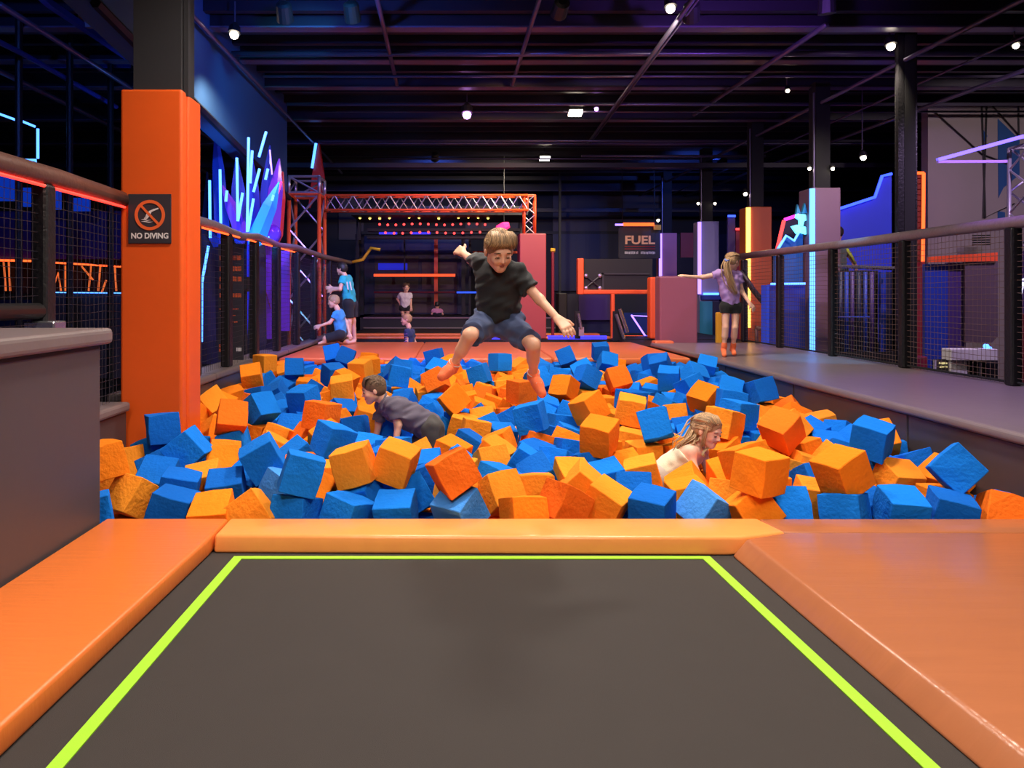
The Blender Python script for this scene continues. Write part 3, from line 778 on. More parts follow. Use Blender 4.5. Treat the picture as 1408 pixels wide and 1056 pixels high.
for pts in ([(847, 432), (858, 466)], [(852, 425), (863, 457)]):
    build(MB().tube([P(x, y, 14) for x, y in pts], .035, 8), 'bar', M['chrome'], t)
pbox(t, 843, 858, 428, 468, 14.1, 'black', 'side_plate', .05)
t = thing('grab_bars', 'single black post with a metal grab bar behind the jumping boy\'s hand', 'grab bar', P(795, 466, 14))
pbox(t, 791, 798, 428, 466, 14, 'black', 'side_plate', .06)
build(MB().tube([P(795, 431, 13.9), P(799, 452, 13.9)], .03, 8), 'bar', M['chrome'], t)
pbox(t, 796, 803, 450, 462, 13.9, 'alu', 'foot', .05)
t = thing('marker_pole', 'dark red slalom pole with a yellow tip beside the coral post', 'pole', P(760, 465, 16))
build(MB().cyl(P(760, 345, 16), P(760, 465, 16), .035, 8), 'pole', M['redp'], t)
build(MB().cyl(P(757, 344, 16), P(763, 344, 16), .05, 8), 'tip', M['yellow'], t)
pbox(None, 768, 780, 403, 466, 16.2, 'black', 'padded_cabinet', .5, label='narrow black cabinet between the coral post and the orange frame', cat='cabinet', bevel=.02)

# ------------------------------------------------------------------ right scenery behind the railing
t = thing('neon_peak_panel', 'dark wall panel with a pink and cyan light edge behind the orange pillar', 'light panel', P(1090, 470, 15.5))
build(MB().prism([P(x, y, 15.5) for x, y in [(1068, 346), (1078, 302), (1100, 294), (1112, 294), (1112, 551), (1068, 551)]], (0, .1, 0)), 'panel', M['navy'], t)
build(MB().tube([P(x, y, 15.4) for x, y in [(1068, 345), (1078, 303)]], .04, 6), 'led_strip', led('red_soft', (255, 70, 70), 2.2), t)
build(MB().tube([P(x, y, 15.4) for x, y in [(1079, 302), (1100, 295)]], .04, 6), 'led_strip', led('pink_soft', (230, 60, 200), 2.0), t)
t = thing('neon_figure', 'angular cyan neon figure with two pointed ears beside the mauve pillar', 'neon sign', P(1090, 345, 12))
Yn = 12.1
for pts in [[(1068, 345), (1081, 324), (1092, 331), (1098, 320)]]:
    build(MB().tube([P(x, y, Yn) for x, y in pts], .022, 6), 'led_tube', M['cyan'], t)
for poly in [[(1089, 311), (1096, 309), (1108, 312), (1109, 322), (1102, 320), (1096, 321)], [(1096, 294), (1108, 295), (1109, 303), (1106, 304), (1104, 312), (1100, 312), (1100, 302), (1095, 299)]]:
    build(MB().prism([P(x, y, Yn) for x, y in poly], (0, .06, 0)), 'light_face', led('cyan_face', (90, 215, 255), 3), t)
for poly in [[(1095, 294), (1097, 281), (1101, 293)], [(1103, 293), (1107, 279), (1110, 293)]]:
    build(MB().prism([P(x, y, Yn) for x, y in poly], (0, .06, 0)), 'ear', M['teal'], t)
build(MB().prism([P(x, y, Yn + .08) for x, y in [(1066, 347), (1081, 325), (1092, 332), (1100, 318), (1104, 320), (1104, 480), (1066, 480)]], (0, .08, 0)), 'backboard', led('teal_board', (10, 70, 130), .25), t)
t = thing('light_booth', 'low booth with a cyan light edge and blue sides below the neon figure', 'booth', P(1080, 480, 11.8))
pbox(t, 1057, 1107, 391, 480, 11.8, 'bluep', 'panel')  # blue light on panel and side put into colour and glow
build(strip(P(1060, 390.5, 11.75), P(1107, 390, 11.75), .02), 'led_strip', M['cyan'], t)
pbox(t, 1054, 1058, 392, 480, 11.75, GB, 'side', .2)
t = thing('lit_wall_panel', 'blue wall panel with a stepped glowing top edge right of the mauve pillar', 'light panel', P(1185, 372, 14))
build(MB().prism([P(x, y, 14) for x, y in [(1140, 293), (1203, 273), (1213, 243), (1226, 240), (1226, 470), (1140, 470)]], (0, .1, 0)), 'panel', mat('royal_panel', (36, 56, 210), .55, var=.1, scale=2), t)
build(MB().tube([P(x, y, 13.9) for x, y in [(1142, 291), (1203, 271), (1213, 242), (1226, 239)]], .03, 6), 'led_strip', M['blue'], t)
for i, (x0, x1, y0, y1, m) in enumerate([(1001, 1011, 297, 350, 'purple'), (1012, 1021, 315, 360, 'redp')]):
    t = thing('accent_panel', ['narrow purple lit panel left of the orange pillar', 'narrow red lit panel left of the orange pillar'][i], 'light panel', P(x0, y1, 17))
    pbox(t, x0, x1, y0, 537, 17, m, 'panel')
    build(strip(P(x0, y0, 16.9), P(x1, y0, 16.9), .03), 'led_strip', M['blue'] if i == 0 else led('red_soft', (255, 70, 70), 2.2), t)
t = thing('brick_alcove', 'dark brick alcove outlined by an orange light corner', 'alcove', P(1260, 400, 13.6))
pbox(t, 1246, 1272, 238, 570, 13.7, 'redp', 'wall')
bm_ = bx(0, .19, 0, .03, 0, .085)
x0_, z0_ = P(1248, 358, 13.65).x, P(1248, 358, 13.65).z
proto = None
for r_ in range(16):
    for q_ in range(2):
        if proto is None:
            proto = build(MB().box(x0_, x0_ + .14, 13.655, 13.69, z0_, z0_ + .09), 'brick', mat('brick_dark', (84, 34, 32), .8, var=.2, scale=4), t); o = proto
        else:
            o = proto.copy(); link(o, t)
        o.location = (q_ * .155 + (.03 if r_ % 2 else 0), 0, r_ * .103)
build(strip(P(1248, 238, 13.6), P(1270, 238, 13.6), .03), 'led_strip', M['orled'], t)
build(strip(P(1270, 238, 13.6), P(1269, 360, 13.6), .03), 'led_strip', M['orled'], t)
# pale wall at the right with blue painted shapes
wp = struct(bx(P(1276, 200, 14).x, 16.7, 14, 14.2, -1, 4.95), 'wall_side', M['wall_grey'])
for poly in [[(1372, 163), (1402, 192), (1402, 240), (1380, 258), (1373, 272)], [(1351, 177), (1358, 187), (1351, 199)], [(1372, 290), (1382, 292), (1382, 300), (1372, 300)]]:
    build(MB().prism([P(x, y, 13.99) for x, y in poly], (0, .008, 0)), 'painted_shape', mat('wall_blue', (22, 66, 122), .7), wp)
for pts in [[(1283, 152), (1350, 212), (1385, 225)], [(1350, 138), (1355, 300)], [(1357, 140), (1352, 300), (1395, 280)], [(1358, 138), (1400, 185)], [(1400, 130), (1401, 190)]]:
    build(MB().tube([P(x, y, 13.97) for x, y in pts], .014, 5), 'rigging_cable', M['black'], None, label='thin black rigging cable in front of the pale right wall', cat='cable', group='rigging cables before the pale wall')
t = thing('truss_tower', 'silver truss tower glowing violet beyond the right railing', 'truss', P(1400, 500, 10))
truss(t, (8.15, 10.2, -1), (8.15, 10.2, 3.35), .42, 14, .028, .016)
build(strip((8.15, 10.05, .2), (8.15, 10.05, 3.2), .025), 'led_tube', M['violet'], t)
t = thing('light_arrow', 'violet light bar frame pointing left from the silver truss tower', 'light', P(1340, 222, 10))
build(MB().tube([P(1289, 220, 10), P(1405, 188, 10), (8.05, 10.1, 3.46)], .035, 4), 'led_bar', led('violet_bar', (110, 96, 255), 1.6), t)
build(MB().tube([P(1289, 222.5, 10), P(1384, 222, 10)], .025, 4), 'led_bar', led('violet_dim', (150, 110, 200), .5), t)
# panels and furniture behind the right net
t = thing('climbing_frame', 'dark climbing booth of upright purple tubes behind the right netting', 'play frame', P(1185, 490, 11))
pbox(t, 1143, 1207, 372, 488, 11.3, 'black', 'backing')
for i, x in enumerate([1148, 1156, 1164, 1172, 1181, 1190, 1199]):
    build(MB().cyl(P(x, 374, 11), P(x, 486, 11), .028, 8), 'tube', [M['purple'], M['navy'], M['bluep']][i % 3], t, smooth=True)
build(MB().cyl(P(1143, 366, 11), P(1230, 369, 11), .03, 8), 'top_bar', M['chrome'], t)
bar(t, 1145, 1196, 436, 10.9, M['bluep'], .014)
pbox(t, 1143, 1235, 484, 612, 10.9, 'black', 'base_board')
pbox(t, 1211, 1218, 374, 484, 11.2, 'bluep', 'blue_post'); pbox(t, 1218, 1226, 374, 484, 11.25, 'navy', 'side_post')
t = thing('partition', 'tall partition of blue, plum and brown panels behind the right netting', 'partition', P(1325, 520, 10.5))
pbox(t, 1272, 1303, 363, 619, 10.5, 'bluep', 'panel'); pbox(t, 1303, 1328, 361, 619, 10.52, 'purple', 'panel')
build(MB().prism([P(x, y, 10.45) for x, y in [(1327, 360), (1372, 358), (1372, 463), (1364, 471), (1327, 471)]], (0, .05, 0)), 'panel', M['brownp'], t)
build(MB().prism([P(x, y, 10.4) for x, y in [(1278, 353), (1372, 347), (1372, 359), (1278, 360.5)]], (0, .06, 0)), 'header', M['orange_paint_and_light'], t)
for i in range(5):
    build(strip(P(1337, 324 + i * 3.2, 13.5), P(1362, 323.5 + i * 3.2, 13.5), .012), 'vent_slat', M['black'], t)
t = thing('kiosk', 'small white kiosk with dark windows behind the right netting', 'kiosk', P(1340, 530, 9.5))
pbox(t, 1308, 1372, 480, 496, 9.5, 'white', 'fascia', .2, bevel=.01); pbox(t, 1308, 1330, 496, 641, 9.55, 'white', 'wall', .2); pbox(t, 1330, 1372, 496, 637, 9.7, 'signblk', 'wall', .1)
pbox(t, 1334, 1346, 502, 540, 9.68, 'black', 'window', .02); pbox(t, 1351, 1372, 500, 540, 9.68, 'black', 'window', .02); pbox(t, 1347, 1350, 499, 540, 9.66, 'alu', 'mullion', .03)
t = thing('price_board', 'small lit board with yellow marks beside the white kiosk', 'sign', P(1293, 530, 9.6))
pbox(t, 1284, 1305, 494, 530, 9.6, 'signblk', 'plate', .03)
YL = led('yellow_print', (230, 215, 150), .8)
words(t, 1291, 1303, 498, 501, YL, 9.59); words(t, 1292, 1303, 503, 506, YL, 9.59); words(t, 1291, 1300, 510, 513, YL, 9.59); pbox(t, 1284.5, 1287.5, 495, 530, 9.57, 'white', 'edge', .02)
t = thing('spot_cluster', 'small cyan light on the roof of the white kiosk', 'light', P(1357, 480, 9.6))
build(MB().sphere(P(1356, 476, 9.6), .035, 8, 6), 'bulb', M['cyan'], t); build(MB().sphere(P(1361, 479, 9.6), .025, 8, 6), 'bulb', M['cyan'], t)
pbox(None, 1246, 1276, 490, 626, 10.2, 'redp', 'low_barrier', .15, label='low dark red barrier behind the right netting', cat='barrier', bevel=.02)
t = thing('game_cabinet', 'dark red cabinet with a white light V beyond the right railing', 'game cabinet', P(1400, 560, 8.6))
pbox(t, 1386, 1470, 432, 667, 8.6, 'redp', 'base', .06); pbox(t, 1386, 1470, 345, 432, 8.7, 'purple', 'head', .06)
for pts in [[(1390, 392), (1398, 424)], [(1407, 388), (1399, 424)], [(1391, 390), (1408, 384)], [(1395, 391), (1400, 412)]]:
    build(MB().tube([P(x, y, 8.65) for x, y in pts], .014, 5), 'led_tube', M['whiteled'], t)
t = thing('stair_rail', 'black and brown padded stair rail descending behind the walking girl', 'handrail', P(1075, 485, 11.4))
build(MB().tube([P(x, y, 12.2) for x, y in [(1019, 372), (1035, 398), (1063, 432), (1075, 432), (1104, 485)]], .045, 8), 'rail', M['blackpad'], t, smooth=True)
build(MB().tube([P(x, y, 12.0) for x, y in [(1040, 452), (1055, 451), (1070, 468), (1085, 486)]], .04, 8), 'rail', M['brownpad'], t, smooth=True)
build(MB().tube([P(x, y, 12.0) for x, y in [(1040, 452), (1041, 478)]], .03, 8), 'rail_post', M['brownpad'], t, smooth=True)
build(MB().tube([P(x, y, 12.2) for x, y in [(1082, 430), (1083, 486)]], .03, 8), 'rail_post', M['blackpad'], t, smooth=True)

# ------------------------------------------------------------------ lamps seen under the roof
def spot_can(px, py, Y, label, lens='lampw', r=.07, energy=0, color=(1, .85, .65), target=None, hang=True, flat_=False, angle=70):
    c = P(px, py, Y)
    t = thing('ceiling_spot', label, 'ceiling light', c)
    if flat_:
        build(bx(c.x - r * 1.9, c.x + r * 1.9, Y - .10, Y + .10, c.z + .01, c.z + .07), 'housing', M['black'], t, bevel=.01)
        build(MB().prism([(c.x - r * 1.7, Y - .11, c.z), (c.x + r * 1.7, Y - .11, c.z), (c.x + r * 1.7, Y + .08, c.z - .03), (c.x - r * 1.7, Y + .08, c.z - .03)], (0, 0, -.05)), 'lens', M[lens], t)
    else:
        build(MB().tube([c + Vector((0, 0, r * .3)), c + Vector((0, .02, r * 1.4)), c + Vector((0, .05, r * 2.2))], [r * 1.1, r, r * .5], 12), 'housing', M['black'], t)
        build(MB().sphere(c, r * .75, 12, 8), 'lens', M[lens], t, smooth=True)
    if hang:
        build(MB().cyl(c + Vector((0, .03, r)), (c.x, Y + .03, CEIL - .1), .010, 6), 'stem', M['pipe'], t)
    if energy:
        lamp('SPOT', c + Vector((0, -.03, -.16)), energy, color, t, .06, angle, target)
    return t
spot_can(322, 48, 9.0, 'small round spotlight before the blue bulkhead', energy=260, target=(-2.3, 10.5, .4), angle=120)
spot_can(922, 12, 8.6, 'small round spotlight beside the long ceiling conduit', energy=420, target=(3.0, 11.5, .4), angle=130)
spot_can(1225, 64, 9.8, 'small spotlight clamped to the plain black steel column', energy=260, target=(5.0, 12.5, .4), angle=100)
spot_can(1397, 63, 9.6, 'small spotlight hanging over the violet light frame', r=.05)
spot_can(791, 153, 13.5, 'rectangular floodlight at the end of the long conduit', flat_=True, energy=420, target=(1, 15, 0), angle=150)
spot_can(749, 216, 18, 'rectangular floodlight nearest the back wall', flat_=True, energy=420, target=(.3, 20.5, .3), angle=150)
spot_can(820, 150, 13.5, 'tiny violet spotlight beside the rectangular floodlight', lens='lampv', r=.05, hang=False)
spot_can(642, 158, 13, 'bell shaped pendant lamp hung above the stage approach', lens='lampv', r=.10)
spot_can(1083, 125, 12, 'small spotlight pair on the purple ceiling conduit', r=.04)
spot_can(1187, 217, 12.6, 'pendant spotlight over the blue wall panel', r=.06)
spot_can(1113, 232, 12, 'small spotlight on the near side of the mauve pillar shaft', r=.035, hang=False)
spot_can(1145, 232, 12, 'small spotlight on the far side of the mauve pillar shaft', r=.035, hang=False)
spot_can(1025, 267, 14.6, 'small spotlight clamped above the orange pillar', r=.05, hang=False)
spot_can(905, 303, 19, 'small spotlight above the sign reading FUEL', r=.05, hang=False)
spot_can(960, 280, 17.5, 'small spotlight left of the lilac pillar shaft', r=.04, hang=False)
spot_can(983, 280, 17.5, 'small spotlight right of the lilac pillar shaft', r=.04, hang=False)

# coloured wash lights in can housings, added so they tint the hall
def added_wash_light(loc, target, color, energy, label, angle=70, m='blue'):
    loc = Vector(loc); d = (Vector(target) - loc).normalized()
    t = thing('added_wash_light', label, 'added light', loc)
    build(MB().tube([loc - d * .22, loc - d * .2, loc], [.05, .09, .10], 14), 'housing', M['black'], t)
    build(MB().cyl(loc - d * .03, loc - d * .01, .085, 14), 'lens', M[m], t)
    build(MB().cyl(loc - d * .12, (loc.x - d.x * .12, loc.y - d.y * .12, CEIL - .30), .012, 6), 'yoke', M['black'], t)
    lamp('SPOT', loc + d * .05, energy, color, t, .08, angle, target)
BLU, CYA, PUR, ORA, MAG = (.05, .16, 1), (.05, .5, 1), (.35, .12, 1), (1, .5, .22), (1, .3, .6)
added_wash_light((-.9, 7.0, 4.5), (-3.2, 12.3, 3.7), CYA, 420, 'added blue wash light aimed at the bulkhead', 42)
added_wash_light((-4.6, 5.0, 4.4), (-6.5, 12, 2.4), BLU, 220, 'added blue wash light aimed at the far left scenery', 100)
added_wash_light((-.5, 18.5, 4.7), (-.8, 24, 2.0), BLU, 320, 'added blue wash light aimed at the stage backdrop', 100)
added_wash_light((6.4, 17.5, 4.4), (6.0, 26, 2.4), BLU, 300, 'added blue wash light aimed at the back wall beside the pillars', 100)
added_wash_light((-1.2, 8.6, 4.5), (-1.0, 13.0, .4), PUR, 900, 'added violet wash light over the far court', 90, 'violet')
added_wash_light((-2.0, 8.6, 4.5), (-2.4, 12.9, .9), CYA, 700, 'added cyan wash light over the two boys by the netting', 26)
added_wash_light((1.2, 8.4, 4.5), (.6, 15, 2.4), ORA, 650, 'added orange wash light aimed at the coral post', 50, 'orled')
added_wash_light((4.4, 6.2, 4.5), (4.6, 5.6, .4), PUR, 380, 'added violet wash light over the near walkway', 60, 'violet')
added_wash_light((4.3, 8.4, 4.5), (4.6, 9.1, .4), CYA, 620, 'added cyan wash light over the middle of the walkway', 24)
added_wash_light((9.0, 8.5, 4.5), (11.5, 14, 2.6), (1, .82, .78), 420, 'added white wash light aimed at the pale right wall', 100, 'lampw')
added_wash_light((7.5, 8.0, 4.5), (8.5, 11, 1.0), (.75, .5, 1), 520, 'added violet wash light aimed at the panels behind the right netting', 110, 'violet')
added_wash_light((2.8, 8.6, 4.5), (3.9, 12.4, 1.0), MAG, 300, 'added violet wash light aimed at the mauve box', 60, 'violet')
added_wash_light((3.5, 7.2, 4.3), (3.0, 15.0, 4.9), PUR, 200, 'added violet wash light grazing the roof joists', 120, 'violet')
added_wash_light((-1.5, 7.2, 4.3), (-1.5, 15.0, 4.9), BLU, 200, 'added blue wash light grazing the roof joists', 120)

# ================================================================== PEOPLE: smooth-union bodies turned into one surface
def npv(v): return np.array((v[0], v[1], v[2]), dtype=np.float32)

class Field:
    def __init__(s, prims, h, pad=.03):
        los, his = [], []
        for p in prims:
            lo, hi = s.aabb(p)
            if p.get('op') != 'sub': los.append(lo); his.append(hi)
        s.h = h
        s.lo = np.min(los, 0) - pad; s.hi = np.max(his, 0) + pad
        s.n = np.ceil((s.hi - s.lo) / h).astype(int) + 1
        s.ax = [(s.lo[i] + h * np.arange(s.n[i])).astype(np.float32) for i in range(3)]
        s.F = np.full(s.n, .2, np.float32)
        for p in prims: s.apply(p)
    @staticmethod
    def aabb(p):
        if p['t'] == 'rc':
            a, b = npv(p['a']), npv(p['b']); r = max(p['ra'], p['rb'])
            return np.minimum(a, b) - r, np.maximum(a, b) + r
        r = max(p['r']); c = npv(p['c'])
        return c - r, c + r
    def apply(s, p):
        lo, hi = s.aabb(p); k = p.get('k', .02); e = max(k, 3 * s.h) + .012
        i0 = np.maximum(((lo - e - s.lo) / s.h).astype(int), 0); i1 = np.minimum(((hi + e - s.lo) / s.h).astype(int) + 2, s.n)
        if np.any(i1 <= i0): return
        sl = tuple(slice(i0[i], i1[i]) for i in range(3))
        x = s.ax[0][sl[0]][:, None, None]; y = s.ax[1][sl[1]][None, :, None]; z = s.ax[2][sl[2]][None, None, :]
        if p['t'] == 'rc':
            a, b = npv(p['a']), npv(p['b']); d = b - a; L2 = float(d @ d) + 1e-9
            px, py, pz = x - a[0], y - a[1], z - a[2]
            u = np.clip((px * d[0] + py * d[1] + pz * d[2]) / L2, 0, 1)
            D = np.sqrt((px - u * d[0]) ** 2 + (py - u * d[1]) ** 2 + (pz - u * d[2]) ** 2) - (p['ra'] + (p['rb'] - p['ra']) * u)
        else:
            c = npv(p['c']); R = p.get('R', np.eye(3)); r = p['r']
            px, py, pz = x - c[0], y - c[1], z - c[2]
            q = [(px * R[0][i] + py * R[1][i] + pz * R[2][i]) / r[i] for i in range(3)]
            k0 = np.sqrt(q[0] ** 2 + q[1] ** 2 + q[2] ** 2)
            k1 = np.sqrt((q[0] / r[0]) ** 2 + (q[1] / r[1]) ** 2 + (q[2] / r[2]) ** 2) + 1e-9
            D = k0 * (k0 - 1) / k1
        for (cp, cn) in p.get('cut', ()):
            cp, cn = npv(cp), npv(cn)
            D = np.maximum(D, (x - cp[0]) * cn[0] + (y - cp[1]) * cn[1] + (z - cp[2]) * cn[2])
        A = s.F[sl]
        if p.get('op') == 'sub':
            D = -D
            hh = np.maximum(k - np.abs(A - D), 0) / k
            s.F[sl] = np.maximum(A, D) + hh * hh * k * .25
        else:
            hh = np.maximum(k - np.abs(A - D), 0) / k
            s.F[sl] = np.minimum(A, D) - hh * hh * k * .25
    def folds(s, amp, freq, seed=0, dirs=None):
        r = np.random.RandomState(seed)
        x = s.ax[0][:, None, None]; y = s.ax[1][None, :, None]; z = s.ax[2][None, None, :]
        for i in range(4):
            d = r.normal(size=3); d /= np.linalg.norm(d); d *= freq * r.uniform(.6, 1.5)
            s.F += amp * .5 * np.sin(x * d[0] + y * d[1] + z * d[2] + 1.2 * np.sin(x * d[1] * .6 + z * d[0] * .7) + r.uniform(0, 6)).astype(np.float32)
    def mesh(s):
        Fv = s.F; neg = Fv < 0
        nx, ny, nz = Fv.shape
        c = np.zeros((nx - 1, ny - 1, nz - 1), np.int8)
        for dx in (0, 1):
            for dy in (0, 1):
                for dz in (0, 1):
                    c += neg[dx:nx - 1 + dx, dy:ny - 1 + dy, dz:nz - 1 + dz]
        act = np.argwhere((c > 0) & (c < 8))
        if len(act) == 0: return [], []
        idx = np.full(c.shape, -1, np.int32); idx[act[:, 0], act[:, 1], act[:, 2]] = np.arange(len(act))
        acc = np.zeros((len(act), 3), np.float64); cnt = np.zeros(len(act))
        cor = [(a, b, d) for a in (0, 1) for b in (0, 1) for d in (0, 1)]
        for a in cor:
            for ax in range(3):
                if a[ax]: continue
                b = list(a); b[ax] = 1
                va = Fv[act[:, 0] + a[0], act[:, 1] + a[1], act[:, 2] + a[2]]; vb = Fv[act[:, 0] + b[0], act[:, 1] + b[1], act[:, 2] + b[2]]
                m = (va < 0) != (vb < 0)
                t = np.where(m, va / np.where(m, va - vb, 1), 0)
                pt = np.tile(np.array(a, float), (len(act), 1)); pt[:, ax] += t
                acc[m] += pt[m]; cnt += m
        V = (act + acc / cnt[:, None]) * s.h + s.lo
        faces = []
        for ax in range(3):
            o1, o2 = [i for i in range(3) if i != ax]
            n0 = neg; sh = [slice(None)] * 3; sh2 = [slice(None)] * 3
            sh[ax] = slice(0, -1); sh2[ax] = slice(1, None)
            A, B = n0[tuple(sh)], n0[tuple(sh2)]
            e = np.argwhere(A != B)
            e = e[(e[:, o1] > 0) & (e[:, o2] > 0) & (e[:, o1] < Fv.shape[o1] - 1) & (e[:, o2] < Fv.shape[o2] - 1)]
            if not len(e): continue
            inside = A[e[:, 0], e[:, 1], e[:, 2]]
            q = []
            for d1, d2 in ((-1, -1), (0, -1), (0, 0), (-1, 0)):
                f = e.copy(); f[:, o1] += d1; f[:, o2] += d2
                q.append(idx[f[:, 0], f[:, 1], f[:, 2]])
            q = np.stack(q, 1)
            flip = inside if ax != 1 else ~inside
            q[~flip] = q[~flip][:, ::-1]
            faces.append(q)
        Fq = np.concatenate(faces)
        return V, Fq

def sdf_obj(prims, h, name, m, parent, folds=None, smooth_it=1, **k):
    fl = Field(prims, h)
    if folds: fl.folds(*folds)
    V, Fq = fl.mesh()
    org = ORG[parent.name]
    me = bpy.data.meshes.new(name)
    V = np.asarray(V) - np.array(org[:])
    me.vertices.add(len(V)); me.vertices.foreach_set('co', V.astype(np.float32).ravel())
    me.loops.add(Fq.size); me.loops.foreach_set('vertex_index', Fq.astype(np.int32).ravel())
    me.polygons.add(len(Fq)); me.polygons.foreach_set('loop_start', np.arange(0, Fq.size, 4, dtype=np.int32))
    me.polygons.foreach_set('use_smooth', np.ones(len(Fq), dtype=bool))
    me.update(calc_edges=True); me.validate()
    me.materials.append(m)
    o = bpy.data.objects.new(name, me); link(o, parent); ORG[o.name] = org
    tag(o, **k)
    return o

def rc(a, b, ra, rb, k=.02, cut=(), **q): return dict(t='rc', a=Vector(a), b=Vector(b), ra=ra, rb=rb, k=k, cut=cut, **q)
def el(c, r, R=None, k=.02, **q): return dict(t='el', c=Vector(c), r=r, R=np.eye(3) if R is None else R, k=k, **q)

def frame(fwd, up):
    f = Vector(fwd).normalized(); u = Vector(up); u = (u - f * u.dot(f)).normalized(); r = f.cross(u)
    return np.array([[r.x, f.x, u.x], [r.y, f.y, u.y], [r.z, f.z, u.z]])    # columns: right, forward, up

def hair_shade(m, k):
    if k == 1.0: return m
    nm = m.name + ('_light' if k > 1 else '_dark')
    if nm in MATS: return MATS[nm]
    c = HAIR_RGB[m.name]
    return mat(nm, tuple(min(255, v * k ** .5) for v in c), .5, var=.2, scale=30)
HAIR_RGB = {'hair_sandy': (150, 116, 82), 'hair_brown': (104, 78, 58), 'hair_blonde': (176, 142, 106), 'hair_dark': (40, 32, 30)}

